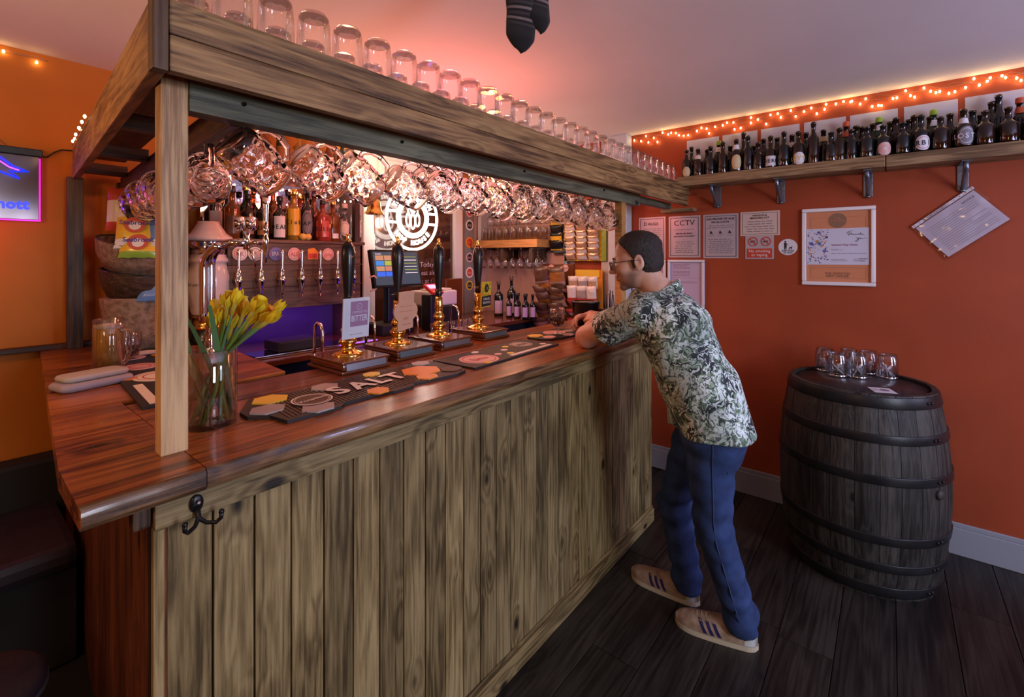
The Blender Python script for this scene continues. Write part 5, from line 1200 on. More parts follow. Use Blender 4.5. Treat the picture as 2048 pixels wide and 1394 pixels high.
def fr_big(t, f):
    b = MB(); rect(b, f, -.160, .160, -.212, .212, .0015); b.build('brown_paper', m_kraft, t)
    b = MB(); 
    for (z0_, z1_) in ((.10, .175), (-.19, -.125)): outline(b, f, -.135, .135, z0_, z1_, .001, 0, .002)
    disc(b, f, .0, .155, .045, .044, .0024, 0, 30, .001); text(b, f, 'HOP HOUSE', 0, -.182, .020, 0, .003, 1, .01); text(b, f, 'THE SWINTON', 0, -.166, .018, 0, .003, 1, .01); b.build('brown_print', mat('dark_kraft_print', (.26, .14, .08), .6), t)['kind'] = 'stuff'
    b = MB(); text(b, f, 'THE', 0, .162, .018, 0, .0034); text(b, f, 'SWINTON', 0, .146, .018, 0, .0034); b.build('roundel_print', m_kraft, t)
    c = MB(); rect(c, f, -.155, .150, -.108, .108, .0045, 0, .0025); co = c.build('thank_you_card', mat('card_white', (.62, .62, .74), .4), t)
    c = MB(); R = random.Random(12)
    for i in range(120):
        x, y = R.uniform(-.150, -.046), R.uniform(-.103, .103); r = R.uniform(.0025, .006); 
        if i % 20 == 0: r = .013
        a0 = R.random()*6; n = R.choice((4, 5, 6))
        c.add([f.p(x+r*R.uniform(.6, 1.1)*math.cos(a0+2*PI*k/n), y+r*R.uniform(.6, 1.1)*math.sin(a0+2*PI*k/n), .005+.00001*i) for k in range(n)], [tuple(range(n))], R.choice((0, 0, 1, 2, 3)))
    o = c.build('confetti_pattern', [mat('violet_print', (.12, .09, .32), .6), m_blu, mat('olive_print', (.30, .28, .15), .6), m_org], co); o['kind'] = 'stuff'
    c = MB(); g = f.sub(0, 0, .06)
    sc = [(.045, .075), (.055, .088), (.075, .092), (.060, .088), (.054, .064), (.062, .072), (.068, .080), (.070, .066), (.076, .074), (.082, .066), (.088, .074), (.094, .066), (.100, .074), (.106, .066), (.112, .082), (.112, .066), (.122, .073), (.116, .069), (.128, .064)]
    c.tube([f.p(x, y, .006) for x, y in sc], .0011, 4)
    c.tube([f.p(x, y, .006) for x, y in [(.092, .052), (.097, .044), (.104, .052), (.100, .036), (.092, .026), (.086, .030), (.098, .040), (.112, .048), (.108, .042), (.116, .048), (.122, .042), (.128, .048), (.142, .046)]], .0011, 4)
    c.build('thank_you_script', m_grey, co)
    c = MB(); text(c, f, 'Swinton Hop House', -.030, .005, .0155, 1, .0055, 1, .01, 'LEFT'); lines(c, f, -.030, .03, -.024, -.012, 2, 0, .0055); lines(c, f, -.030, .14, -.045, -.036, 1, 0, .0055); lines(c, f, -.030, .05, -.088, -.074, 2, 0, .0055); ring(c, f, .088, -.080, .006, .008, .0055, 0); text(c, f, 'BREWERS', .122, -.076, .010, 0, .0055, 1, .02); text(c, f, 'UNION', .116, -.088, .010, 0, .0055, 1, .02)
    c.build('card_print', [m_grey, mat('wine_print', (.28, .04, .16), .6)], co)
frame('large silver frame holding a thank you card on brown paper', .423, .063, 1.389, 1.853, .022, fr_big)
def fr_small(t, f):
    b = MB(); rect(b, f, -.108, .108, -.148, .148, .0015); o = b.build('certificate', mat('lilac_paper', (.55, .46, .62), .5) if 'lilac_paper' not in bpy.data.materials else bpy.data.materials['lilac_paper'], t)
    c = MB(); lines(c, f, -.09, .03, .10, .14, 4, 0, .0022); lines(c, f, -.09, .03, .05, .09, 4, 0, .0022); rect(c, f, -.10, .10, .038, .0395, .0022, 0, .001); lines(c, f, -.09, .0, .024, .030, 1, 0, .0022); lines(c, f, -.09, .08, .0, .016, 2, 0, .0022); c.build('small_print', m_grey, o)
frame('silver framed lilac certificate below the CCTV sign', 1.262, 1.004, 1.204, 1.541, .018, fr_small)
frame('silver framed certificate below the Drugs sign, behind the head of the man', 1.535, 1.278, 1.204, 1.541, .018, fr_small)
# tilted poly pocket
a_, b_, c_, d_ = V(-.079, 1.718), V(-.323, 1.921), V(-.493, 1.748), V(-.251, 1.542)
ang = math.atan2(1.921-1.718, .323-.079)
f = Fr((FW-.002, (-.079-.493)/2, (1.718+1.748)/2), (0, -math.cos(ang), math.sin(ang)), (0, math.sin(ang), math.cos(ang)))
pp = thing('plastic_pocket', 'crooked clear plastic pocket holding a printed sheet, nailed under the last bracket', 'document', (FW, -.286, 1.73))
b = MB(); n = 14; vs = []
L, W_ = .317, .238
for j in range(n+1):
    for i in range(n+1):
        x, y = (i/n-.5)*L, (j/n-.5)*W_; vs.append(f.p(x, y, .010+.007*mnoise.noise(V(x*14, y*14, 2))+.004*mnoise.noise(V(x*40, y*40, 7))))
b.add(vs, [(j*(n+1)+i, j*(n+1)+i+1, (j+1)*(n+1)+i+1, (j+1)*(n+1)+i) for j in range(n) for i in range(n)], 0, True); b.build('clear_sleeve', thin_glass('poly_sleeve', (.93, .93, .95), .35, .12), pp)
b = MB(); rect(b, f, -.147, .147, -.105, .10, .003); so = b.build('sheet', m_paper if False else mat('pocket_sheet', (.84, .76, .84), .6), pp)
b = MB(); 
g = f.sub(0, 0, -PI/2*0)
for i in range(16):
    y = .085-.011*i
    if i in (0, 1): text(b, f.sub(.10, .07-.0*i), 'NOTICE', 0, 0, .016, 0, .0036); continue
    lines(b, f, -.12, .12, y-.004, y, 1, 0, .0038)
b.build('print', m_grey, so)
b = MB()
for i in range(11): disc(b, f, -.145+.029*i, .112, .0028, h=.0125, h0=.012, n=8)
rect(b, f, -.155, .155, .104, .1185, .0118, 1, .0115); b.build('punched_strip', [m_redp, mat('frosted_strip', (.62, .58, .62), .4)], pp)

# ---------------------------------------------------------------- barrel
BX, BY, BH, BR, BM = 3.005, .125, .925, .305, .355
m_stave = wood('barrel_oak', (.009, .008, .0075), (.032, .029, .025), (.062, .056, .046), 'z', .55, 1, .3, 0, .9, .3)
m_hoop = noisy('black_hoop_steel', (.012, .012, .013), (.022, .022, .024), 9, .38, .15, .4)
ba = thing('whisky_barrel', 'large dark oak barrel with black steel hoops used as a table', 'barrel', (BX, BY, 0))
def br_(z): q = (z-BH/2)/(BH/2); return BM-(BM-BR)*abs(q)**2
NS = 26; R = random.Random(6); a = .2; cuts = []
while a < 2*PI+.2-.12: cuts.append(a); a += R.uniform(.18, .30)
cuts.append(2*PI+.2)
for k in range(len(cuts)-1):
    a0, a1 = cuts[k]+.003, cuts[k+1]-.003; b = MB(); vs = []; J = 10; I = 3; pr = R.uniform(-.0015, .0015)
    for j in range(J+1):
        z = BH*j/J; r = br_(z)+pr
        for i in range(I+1):
            a = a0+(a1-a0)*i/I; e = -.002 if i in (0, I) else 0; vs.append(V(BX+(r+e)*math.cos(a), BY+(r+e)*math.sin(a), z))
        vs.append(V(BX+(r-.022)*math.cos(a1), BY+(r-.022)*math.sin(a1), z)); vs.append(V(BX+(r-.022)*math.cos(a0), BY+(r-.022)*math.sin(a0), z))
    K = I+3
    b.add(vs, [(j*K+i, j*K+(i+1) % K, (j+1)*K+(i+1) % K, (j+1)*K+i) for j in range(J) for i in range(K)]+[tuple(range(K))[::-1], tuple(J*K+i for i in range(K))]); 
    b.build('stave', m_stave, ba)
MB().lathe([(0, BH-.012), (BR-.018, BH-.012), (BR-.018, BH-.05), (0, BH-.05)], (BX, BY, 0), 40).build('head', wood('barrel_head', (.006, .006, .007), (.016, .015, .016), (.028, .026, .027), 'x', .4, .8, .1, .2, .3, .3), ba)
for (z0, z1) in ((.012, .062), (.135, .175), (.265, .305), (.535, .575), (.715, .755), (.868, .918)):
    b = MB(); e = .004; b.lathe([(br_(z0)-.004, z0), (br_(z0)+e, z0), (br_(z0)+e+.001, z0+.003), (br_(z1)+e+.001, z1-.003), (br_(z1)+e, z1), (br_(z1)-.004, z1)], (BX, BY, 0), 64)
    hp2 = b.build('hoop', m_hoop, ba)
    q = MB()
    ah = math.atan2(-.629, -.777)+.28
    for dz in (0,):
        for da in (0, .07):
            zc = (z0+z1)/2; rr = br_(zc)+e+.002; q.sphere((BX+rr*math.cos(ah+da), BY+rr*math.sin(ah+da), zc), .007, 8, 6)
    q.build('rivet', m_hoop, hp2)
ab = math.atan2(-.629, -.777)+.30; zc = .50; rr = br_(zc)
MB().lathe([(0, .014), (.016, .014), (.022, .008), (.022, 0)], (BX+rr*math.cos(ab), BY+rr*math.sin(ab), zc), 12, M=Matrix.Rotation(ab, 4, 'Z') @ Matrix.Rotation(PI/2, 4, 'Y')).build('bung', m_stave, ba)
b = MB(); text(b, Fr((BX+(BR+.0065)*math.cos(ah+.12), BY+(BR+.0065)*math.sin(ah+.12), .885), (-math.sin(ah+.12), math.cos(ah+.12), 0), (0, 0, 1)), '( 55 )', 0, 0, .028, 0, .001); b.build('stencil', m_pewter, ba)
def jar():
    t = thing('glass_jar', 'x', 'jar')
    MB().lathe([(0, 0), (.042, 0), (.046, .006), (.046, .105), (.040, .115), (.041, .128), (.039, .128), (.038, .115), (.043, .10), (.043, .012), (0, .010)], n=28, mod=lambda a, j, z: 1+.008*math.sin(a*14)*(1 if .01 < z < .1 else 0)).build('body', m_gl, t, True)
    MB().lathe([(.0465, .003), (.0475, .006), (.0475, .010), (.0465, .013)], n=28).build('base_ring', m_chrome, t, True)
    b = MB(); R = random.Random(2)
    for i in range(6):
        a = R.random()*6; b.tube([(.03*math.cos(a), .03*math.sin(a), .014), (-.02*math.cos(a+.4), -.02*math.sin(a+.4), .055+.02*R.random())], .003, 6)
    b.build('sweet_sticks', m_paper, t, True); return t
PJ = Proto(jar)
for i, (px, py, l) in enumerate([(1639, 738, 'ribbed glass jar nearest the man on the barrel'), (1674, 752, 'ribbed glass jar at the front of the barrel group, second from the man'), (1715, 755, 'ribbed glass jar in the middle front of the barrel group'), (1738, 745, 'ribbed glass jar half hidden behind the middle one'), (1775, 756, 'ribbed glass jar standing apart at the barrel edge away from the man'), (1683, 728, 'ribbed glass jar at the back of the barrel group by the wall')]):
    p = onz(BH-.012, px, py)
    dv = V(p.x-BX, p.y-BY, 0)
    if dv.length > BR-.066: dv = dv.normalized()*(BR-.066); p = V(BX, BY, 0)+dv
    PJ.put((p.x, p.y, BH-.012), (0, 0, i*1.1), l, 'jars on the barrel')
o = thing('beer_mat', 'white printed card lying flat on the barrel top', 'beer mat', (2.90, .03, BH-.012)); f = Fr((2.875, .03, BH-.0118), (.35, -.94, 0), (.94, .35, 0))
b = MB(); rect(b, f, -.045, .045, -.045, .045, .002); b.build('card', m_paper, o); b = MB(); disc(b, f, .01, .0, .02, h=.0026); lines(b, f, -.04, -.015, -.02, .02, 3, 0, .0026); b.build('print', m_grey, o)

# ---------------------------------------------------------------- left wall: glowing sign, bench, stool
lsn = thing('light_panel', 'mirror-like panel with blue neon lettering and a magenta lit edge', 'sign', (-.02, BW-.02, 1.87))
MB().box(-.42, .298, BW-.035, BW-.022, 1.725, 2.012, ch=.002).build('mirror_panel', mat('smoky_mirror', (.13, .10, .11), .16, .5), lsn)
m_mag = mat('magenta_edge', (1, 0, .6), .3, emit=(.85, .0, .55), es=1.5)
MB().box(.298, .303, BW-.036, BW-.020, 1.722, 2.005).box(-.42, .303, BW-.036, BW-.020, 1.719, 1.7245).build('glowing_edge', m_mag, lsn)
MB().box(-.43, .31, BW-.045, BW-.002, 2.012, 2.045, ch=.004).build('top_rail', m_black, lsn)
m_bneon = mat('blue_neon', (.05, .05, 1), .3, emit=(.0, .012, 1), es=3.2)
m_pneon = mat('violet_neon', (.6, .1, 1), .3, emit=(.55, .06, .9), es=3)
f = Fr((0, BW-.037, 1.87), (1, 0, 0), (0, 0, 1)); b = MB()
for k_, ch in enumerate('nott'):
    b = MB()
    for h in (.0, .004): text(b, f, ch, .180+(0, .030, .056, .076)[k_], -.098, .058, 0, h, .95, .035)
    b.build('blue_letter', m_bneon, lsn)
for k_, ch in enumerate('inn'):
    b = MB(); text(b, f.sub(.115, .10, -.35), ch, .018*k_, 0, .036, 0, .002, 1, .03); b.build('blue_letter', m_bneon, lsn)
MB().tube([f.p(-.05, .15, .004), f.p(.12, .140, .004), f.p(.18, .120, .004), f.p(.215, .088, .004), f.p(.262, .068, .004), f.p(.225, .066, .004), f.p(.205, .068, .004), f.p(.235, .036, .004), f.p(.17, .062, .004), f.p(.05, .09, .004)], .0045, 6).build('blue_outline', m_bneon, lsn)
MB().tube([f.p(-.05, .138, .005), f.p(.11, .130, .005), f.p(.17, .110, .005), f.p(.205, .082, .005), f.p(.235, .072, .005)], .0026, 6).build('violet_outline', m_pneon, lsn)
lamp('panel_glow', (.0, BW-.10, 1.66), 1.2, (1, .10, .55), .03)
ca = MB(); ca.tube([(.30, BW-.02, 2.020), (.325, BW-.02, 2.018), (.35, BW-.02, 2.045), (.375, BW-.02, 2.062), (.41, BW-.03, 2.062)], .0035, 6); props(ca.build('black_cable', m_black), 'thin black cable from the lit panel to the canopy', 'cable')
ca = MB(); ca.tube([(-.1, BW-.01, 2.30), (.06, BW-.01, 2.20), (.20, BW-.01, 2.05)], .0016, 5); props(ca.build('hanging_string', m_wire), 'thin string slanting down the orange wall to the panel', 'string')
m_up = noisy('dark_plum_upholstery', (.010, .006, .012), (.020, .012, .022), 14, .6, .2)
be = thing('banquette', 'dark upholstered banquette along the left orange wall', 'bench', (-1.2, 2.8, 0))
MB().box(-3.15, .38, 2.93, BW-.002, .30, .66, ch=.02).build('backrest', m_matt, be); MB().box(-3.15, .345, 2.40, 2.93, .38, .47, ch=.03).build('seat', m_up, be); MB().box(-3.15, .345, 2.46, 2.93, 0, .38).build('plinth', m_matt, be)
st = thing('bar_stool', 'low dark stool with a grey edged seat under the left counter end', 'stool', (.03, 1.75, 0))
MB().lathe([(0, .40), (.15, .40), (.165, .41), (.165, .445), (.15, .455), (0, .458)], (.03, 1.80, 0), 28).build('seat', m_up, st); MB().lathe([(.164, .415), (.168, .418), (.168, .425), (.164, .428)], (.03, 1.80, 0), 28).build('seat_trim', m_pewter, st)
for a in (.6, 2.2, 3.7, 5.3): MB().tube([(.03+.10*math.cos(a), 1.80+.10*math.sin(a), .40), (.03+.15*math.cos(a), 1.80+.15*math.sin(a), 0)], .014, 8).build('leg', m_iron, st)
# ---------------------------------------------------------------- socks
m_sk = mat('black_sock_wool', (.006, .005, .006), .9, sheen=.3); m_ss = mat('grey_sock_stripe', (.17, .13, .13), .9, sheen=.3); m_s2 = mat('dim_sock_stripe', (.045, .035, .04), .9)
for q, (dx, dy, dz, an, lab) in enumerate([(0, 0, 0, -.10, 'striped black sock in front, hanging toe down from the ceiling'), (.030, -.034, .055, .10, 'striped black sock behind, hanging toe down from the ceiling')]):
    sx, sy = .629, -.777
    b = MB(); K = 60; vs = []; Ls = .43
    cx, cy, cz = 1.05+dx*.9, .802+dy*.9, 2.135+dz
    for j in range(K+1):
        t_ = j/K; L_ = t_*Ls
        wd_ = (.038 if q == 0 else .032)*min(1, (t_*11+.01)**.5)*(1+.10*math.sin(PI*min(1, t_*2.2)))
        shx = math.tan(an)*-L_+(.016 if q == 0 else 0)*(1-min(1, t_*4)); th = .014+.004*math.sin(j*.4)
        for i in range(16):
            a = 2*PI*i/16; X = wd_*math.cos(a)+shx*(1 if q == 0 else -1)*-1; T = th*math.sin(a)*min(1, .3+t_*8)
            vs.append(V(cx+sx*X+.777*T, cy+sy*X+.629*T, cz+L_-.010*math.cos(a)*(.6+.4*math.sin(j*.2))))
    for j in range(K):
        c = 0
        if t_ and j > 13:
            m4 = (j-14) % 4; c = 1 if m4 == 0 else (2 if m4 == 2 else 0)
        b.add([], [], 0)
    n0 = len(b.v); b.v += [tuple(v) for v in vs]
    for j in range(K):
        m4 = (j-12) % 4; c = 0 if j < 10 else (1 if m4 == 0 else (2 if m4 == 2 else 0))
        for i in range(16): b.f.append((j*16+i, j*16+(i+1) % 16, (j+1)*16+(i+1) % 16, (j+1)*16+i)); b.m.append(c); b.sm.append(True)
    b.f.append(tuple(range(16))[::-1]); b.m.append(0); b.sm.append(True)
    b.v = [(v[0], v[1], min(v[2], CZ-.004)) for v in b.v]
    props(b.build('striped_sock', [m_sk, m_ss, m_s2]), lab, 'sock', 'pair of socks hanging from the ceiling')
# ---------------------------------------------------------------- the leaning man
class SDF:
    """smooth-blended solid on a grid, turned into one closed mesh by surface nets"""
    def __init__(s, lo, hi, h):
        s.lo = np.array(lo, float); s.h = h
        s.n = np.ceil((np.array(hi)-s.lo)/h).astype(int)+1
        s.F = np.full(tuple(s.n), .2, np.float32)
    def _sub(s, lo, hi):
        a = np.clip(((np.array(lo)-s.lo)/s.h).astype(int), 0, s.n-1); b = np.clip(((np.array(hi)-s.lo)/s.h).astype(int)+2, 1, s.n)
        sl = tuple(slice(a[i], b[i]) for i in range(3))
        g = [s.lo[i]+s.h*np.arange(a[i], b[i]) for i in range(3)]
        return sl, g[0][:, None, None], g[1][None, :, None], g[2][None, None, :]
    def _mix(s, sl, d, k, op):
        f = s.F[sl]
        if op == 'cut': d = -d; r = np.maximum(f, d); hh = np.maximum(k-np.abs(f-d), 0)/k if k else 0; s.F[sl] = r+(hh*hh*k*.25 if k else 0)
        else:
            r = np.minimum(f, d); hh = np.maximum(k-np.abs(f-d), 0)/k if k else 0; s.F[sl] = r-(hh*hh*k*.25 if k else 0)
    def cap(s, a, b, ra, rb, k=.02, op='add', flat=None):
        """tapered capsule; flat=(axis vector, factor) squashes it across an axis"""
        a = np.array(a, float); b = np.array(b, float); m = max(ra, rb)*1.6+k+.01
        sl, X, Y, Z = s._sub(np.minimum(a, b)-m, np.maximum(a, b)+m)
        ab = b-a; L = max(ab@ab, 1e-9); px, py, pz = X-a[0], Y-a[1], Z-a[2]
        t = np.clip((px*ab[0]+py*ab[1]+pz*ab[2])/L, 0, 1)
        dx, dy, dz = px-t*ab[0], py-t*ab[1], pz-t*ab[2]
        r2 = dx*dx+dy*dy+dz*dz
        if flat is not None:
            ax = np.array(flat[0], float); ax /= np.linalg.norm(ax); q = dx*ax[0]+dy*ax[1]+dz*ax[2]; r2 = r2+q*q*(1/flat[1]**2-1)
        s._mix(sl, (np.sqrt(r2)-(ra+(rb-ra)*t)).astype(np.float32), k, op)
    def ell(s, c, r, R=None, k=.01, op='add'):
        c = np.array(c, float); r = np.array(r, float); m = r.max()+k+.01
        sl, X, Y, Z = s._sub(c-m, c+m); P = (X-c[0], Y-c[1], Z-c[2])
        if R is not None: P = [R[0][i]*P[0]+R[1][i]*P[1]+R[2][i]*P[2] for i in range(3)]
        q = np.sqrt((P[0]/r[0])**2+(P[1]/r[1])**2+(P[2]/r[2])**2); q2 = np.sqrt((P[0]/r[0]**2)**2+(P[1]/r[1]**2)**2+(P[2]/r[2]**2)**2)
        s._mix(sl, (q*(q-1)/np.maximum(q2, 1e-6)).astype(np.float32), k, op)
    def half(s, p, n, k=0):
        """keep only the side that n points away from"""
        sl, X, Y, Z = s._sub(s.lo, s.lo+s.h*(s.n-1)); d = ((X-p[0])*n[0]+(Y-p[1])*n[1]+(Z-p[2])*n[2]).astype(np.float32)
        s.F[sl] = np.maximum(s.F[sl], d)
    def mesh(s, smooth=2):
        F = s.F; ins = F < 0
        n = F.shape
        c = np.zeros(tuple(x-1 for x in n), np.int8)
        for i in (0, 1):
            for j in (0, 1):
                for k in (0, 1): c += ins[i:n[0]-1+i, j:n[1]-1+j, k:n[2]-1+k]
        act = (c > 0) & (c < 8); idx = -np.ones(act.shape, np.int64); ii = np.argwhere(act); idx[act] = np.arange(len(ii))
        P = np.zeros((len(ii), 3)); W = np.zeros(len(ii))
        cor = [(i, j, k) for i in (0, 1) for j in (0, 1) for k in (0, 1)]
        for a in cor:
            for ax in range(3):
                if a[ax]: continue
                b = list(a); b[ax] = 1
                fa = F[ii[:, 0]+a[0], ii[:, 1]+a[1], ii[:, 2]+a[2]]; fb = F[ii[:, 0]+b[0], ii[:, 1]+b[1], ii[:, 2]+b[2]]
                x = (fa < 0) != (fb < 0); t = np.where(x, fa/np.where(x, fa-fb, 1), 0)
                for q in range(3): P[:, q] += np.where(x, a[q]+(t if q == ax else 0), 0)
                W += x
        P = P/W[:, None]+ii; P = s.lo+P*s.h
        Q = []
        for ax in range(3):
            o = [q for q in range(3) if q != ax]
            sl0 = [slice(1, n[q]-1) for q in range(3)]; sl1 = list(sl0); sl0[ax] = slice(0, n[ax]-1); sl1[ax] = slice(1, n[ax])
            A, B = ins[tuple(sl0)], ins[tuple(sl1)]
            for flip, msk in ((0, A & ~B), (1, ~A & B)):
                e = np.argwhere(msk)
                if not len(e): continue
                e = e+np.array([0 if q == ax else 1 for q in range(3)]); r = []
                for d0, d1 in ((0, 0), (1, 0), (1, 1), (0, 1)):
                    f = e.copy(); f[:, o[0]] -= d0; f[:, o[1]] -= d1; r.append(idx[f[:, 0], f[:, 1], f[:, 2]])
                r = np.stack(r, 1)
                if (ax == 1) != bool(flip): r = r[:, ::-1]
                Q.append(r)
        Q = np.concatenate(Q); Q = Q[(Q >= 0).all(1)]
        for _ in range(smooth):
            S = np.zeros_like(P); C = np.zeros(len(P))
            for i in range(4):
                a, b = Q[:, i], Q[:, (i+1) % 4]
                np.add.at(S, a, P[b]); np.add.at(S, b, P[a]); np.add.at(C, a, 1); np.add.at(C, b, 1)
            P = P*.5+S/np.maximum(C, 1)[:, None]*.5
        return P, Q
    def build(s, name, mats, parent, smooth=2, flipn=False):
        P, Q = s.mesh(smooth)
        me = bpy.data.meshes.new(name); o0 = np.array(parent.location) if parent.parent is None else np.array(parent.parent.location)
        me.vertices.add(len(P)); me.vertices.foreach_set('co', (P-o0).astype(np.float32).ravel())
        me.loops.add(len(Q)*4); me.loops.foreach_set('vertex_index', Q.astype(np.int32).ravel())
        me.polygons.add(len(Q)); me.polygons.foreach_set('loop_start', np.arange(0, len(Q)*4, 4, dtype=np.int32))
        me.polygons.foreach_set('use_smooth', np.ones(len(Q), bool)); me.update(calc_edges=True); me.validate()
        for m in (mats if isinstance(mats, (list, tuple)) else [mats]): me.materials.append(m)
        o = bpy.data.objects.new(name, me); COL.objects.link(o); o.parent = parent; return o

# skeleton (metres, room axes)
NECK = V(1.955, .765, 1.405); HC = V(1.925, .858, 1.535)
SHL, ELL, WRL = V(1.825, .800, 1.325), V(1.925, 1.105, 1.183), V(2.145, 1.150, 1.235)
SHR, ELR, WRR = V(2.105, .905, 1.335), V(2.365, 1.115, 1.183), V(2.255, 1.270, 1.240)
HPL, HPR = V(1.945, .560, .83), V(2.095, .640, .83)
KNL, KNR = V(1.975, .555, .47), V(2.125, .765, .44)
ANL, ANR = V(2.040, .470, .10), V(2.150, .720, .10)
CHEST = V(1.965, .70, 1.22); BELLY = V(1.99, .625, 1.00)
fw = V(-.36, .915, -.20).normalized(); sd = fw.cross(V(0, 0, 1)).normalized(); up_ = sd.cross(fw)    # sd: his right
def hl(x, y, z): return HC+sd*x+fw*y+up_*z
Rm = [[sd[i], fw[i], up_[i]] for i in range(3)]
man = thing('person', 'man in glasses, leafy green patterned shirt and blue jeans leaning on the bar', 'person', (2.08, .65, 0))
m_skin, nt_, b_ = _nt('skin')
tc = nt_.nodes.new('ShaderNodeTexCoord'); n_ = nt_.nodes.new('ShaderNodeTexNoise'); n_.inputs['Scale'].default_value = 30; nt_.links.new(tc.outputs['Object'], n_.inputs['Vector'])
nt_.links.new(ramp(nt_, n_.outputs['Fac'], [(.3, (.56, .32, .23)), (.7, (.66, .40, .30))]), b_.inputs['Base Color']); b_.inputs['Roughness'].default_value = .5; b_.inputs['Subsurface Weight'].default_value = .12; b_.inputs['Subsurface Radius'].default_value = (.01, .004, .002); nt2, b2 = nt_, b_
B = SDF((1.66, .34, .70), (2.50, 1.40, 1.72), .0045)
# torso and arms
B.cap(BELLY, CHEST, .105, .12, .03); B.cap(CHEST, NECK, .11, .055, .03); B.cap((HPL+HPR)/2, BELLY, .085, .095, .03)
for S_, E_, W_ in ((SHL, ELL, WRL), (SHR, ELR, WRR)):
    B.cap(CHEST.lerp(S_, .6), S_, .06, .062, .04); B.cap(S_, E_, .058, .050, .02); B.cap(E_, E_.lerp(W_, .4), .050, .046, .02); B.cap(E_.lerp(W_, .4), W_, .044, .027, .012)
# neck and head
B.cap(NECK+V(.005, -.02, -.03), hl(0, -.025, -.055), .060, .056, .025)
def he(c, r, k=.012, op='add', m=1):
    for sgn in ((1, -1) if m == 2 else (1,)): B.ell(hl(c[0]*sgn, c[1], c[2]), r, Rm, k, op)
he((0, -.014, .048), (.076, .098, .078)); he((0, .022, -.012), (.064, .074, .082), .02); he((0, .030, -.066), (.052, .058, .044), .02)
he((0, .076, -.096), (.020, .018, .018), .018); he((0, .083, .026), (.046, .016, .014), .014); he((.040, .058, -.022), (.024, .026, .022), .015, m=2)
he((.030, .096, .008), (.017, .012, .012), .008, 'cut', 2); he((.031, .080, .007), (.0135, .0135, .0125), .003, m=2)
B.cap(hl(0, .090, .020), hl(0, .118, -.022), .0075, .0105, .010); B.cap(hl(-.011, .106, -.027), hl(.011, .106, -.027), .008, .008, .006)
he((0, .092, -.049), (.022, .012, .0075), .006); he((0, .090, -.061), (.020, .012, .0075), .006); he((0, .103, -.0545), (.024, .010, .0020), .002, 'cut')
for sg in (-1, 1):
    c = hl(sg*.078, -.012, -.004)
    B.ell(c, (.010, .021, .033), Rm, .006); B.ell(hl(sg*.086, -.008, .002), (.007, .012, .018), Rm, .003, 'cut'); B.ell(hl(sg*.078, -.002, -.030), (.007, .009, .010), Rm, .004)
# hands: palm, four bent fingers and a thumb each, folded together
def hand(W_, d1, nrm, curl, side):
    d1 = d1.normalized(); nrm = (nrm-d1*nrm.dot(d1)).normalized(); sx_ = d1.cross(nrm)*side
    B.cap(W_, W_+d1*.03, .026, .028, .012, flat=(nrm, .72)); B.cap(W_+d1*.03, W_+d1*.075+sx_*.004, .034, .036, .014, flat=(nrm, .42))
    for i, ln in enumerate((.040, .046, .043, .033)):
        o = W_+d1*(.082-.004*abs(i-1.3))+sx_*(.027-.0185*i); cc = curl+.12*i; p = o; ang = .35*cc
        for j in range(3):
            q = p+(d1*math.cos(ang)-nrm*math.sin(ang))*ln*(1, .66, .5)[j]; B.cap(p, q, .0092-.0008*j, .0086-.0009*j, .004); p = q; ang += cc*.75
    t0 = W_+d1*.022+sx_*.026; t1 = t0+(d1*.6+sx_*.7-nrm*.25).normalized()*.036; t2 = t1+(d1*.9+sx_*.15-nrm*.4).normalized()*.030; t3 = t2+(d1*.8-sx_*.25-nrm*.5).normalized()*.024
    B.cap(t0, t1, .013, .0115, .008); B.cap(t1, t2, .0108, .010, .003); B.cap(t2, t3, .0098, .0085, .003)
hand(WRL, V(.35, .85, .10), V(-.45, .25, .85), .75, 1)
hand(WRR, V(-.75, .30, -.05), V(.25, .30, .9), .8, -1)
body = B.build('body', m_skin, man, 1)
# eyes, brows, mouth
b = MB()
for sg in (-1, 1):
    b = MB(); b.sphere((0, 0, 0), .0118, 16, 12); b.v = [tuple(hl(sg*.031, .0835, .007)+Vector(v)) for v in b.v]; e_ = b.build('eye', mat('eye_white', (.75, .70, .66), .15), man)
    b = MB(); b.sphere((0, 0, 0), .0062, 12, 8, sc=(1, 1, 1)); b.v = [tuple(hl(sg*.031, .0900, .007)+Vector(v)) for v in b.v]; b.build('iris', mat('eye_dark', (.02, .012, .01), .1), e_)
m_hair = noisy('dark_brown_hair', (.006, .004, .003), (.028, .016, .010), 90, .55, .7, bs=420)
for sg in (-1, 1):
    b = MB(); b.tube([hl(sg*.014, .094, .028), hl(sg*.03, .094, .034), hl(sg*.048, .083, .028)], [.003, .0042, .002], 8); b.build('eyebrow', m_hair, man)
    # upper eyelid
    b = MB(); b.tube([hl(sg*.018, .092, .010), hl(sg*.030, .097, .0165), hl(sg*.044, .086, .011)], [.0015, .0026, .0015], 8); b.build('eyelid', m_skin, man)
b = MB(); b.tube([hl(-.020, .088, -.0545), hl(0, .0985, -.0555), hl(.020, .088, -.0545)], .0028, 8); b.build('lips', mat('lips', (.42, .14, .10), .45), man)
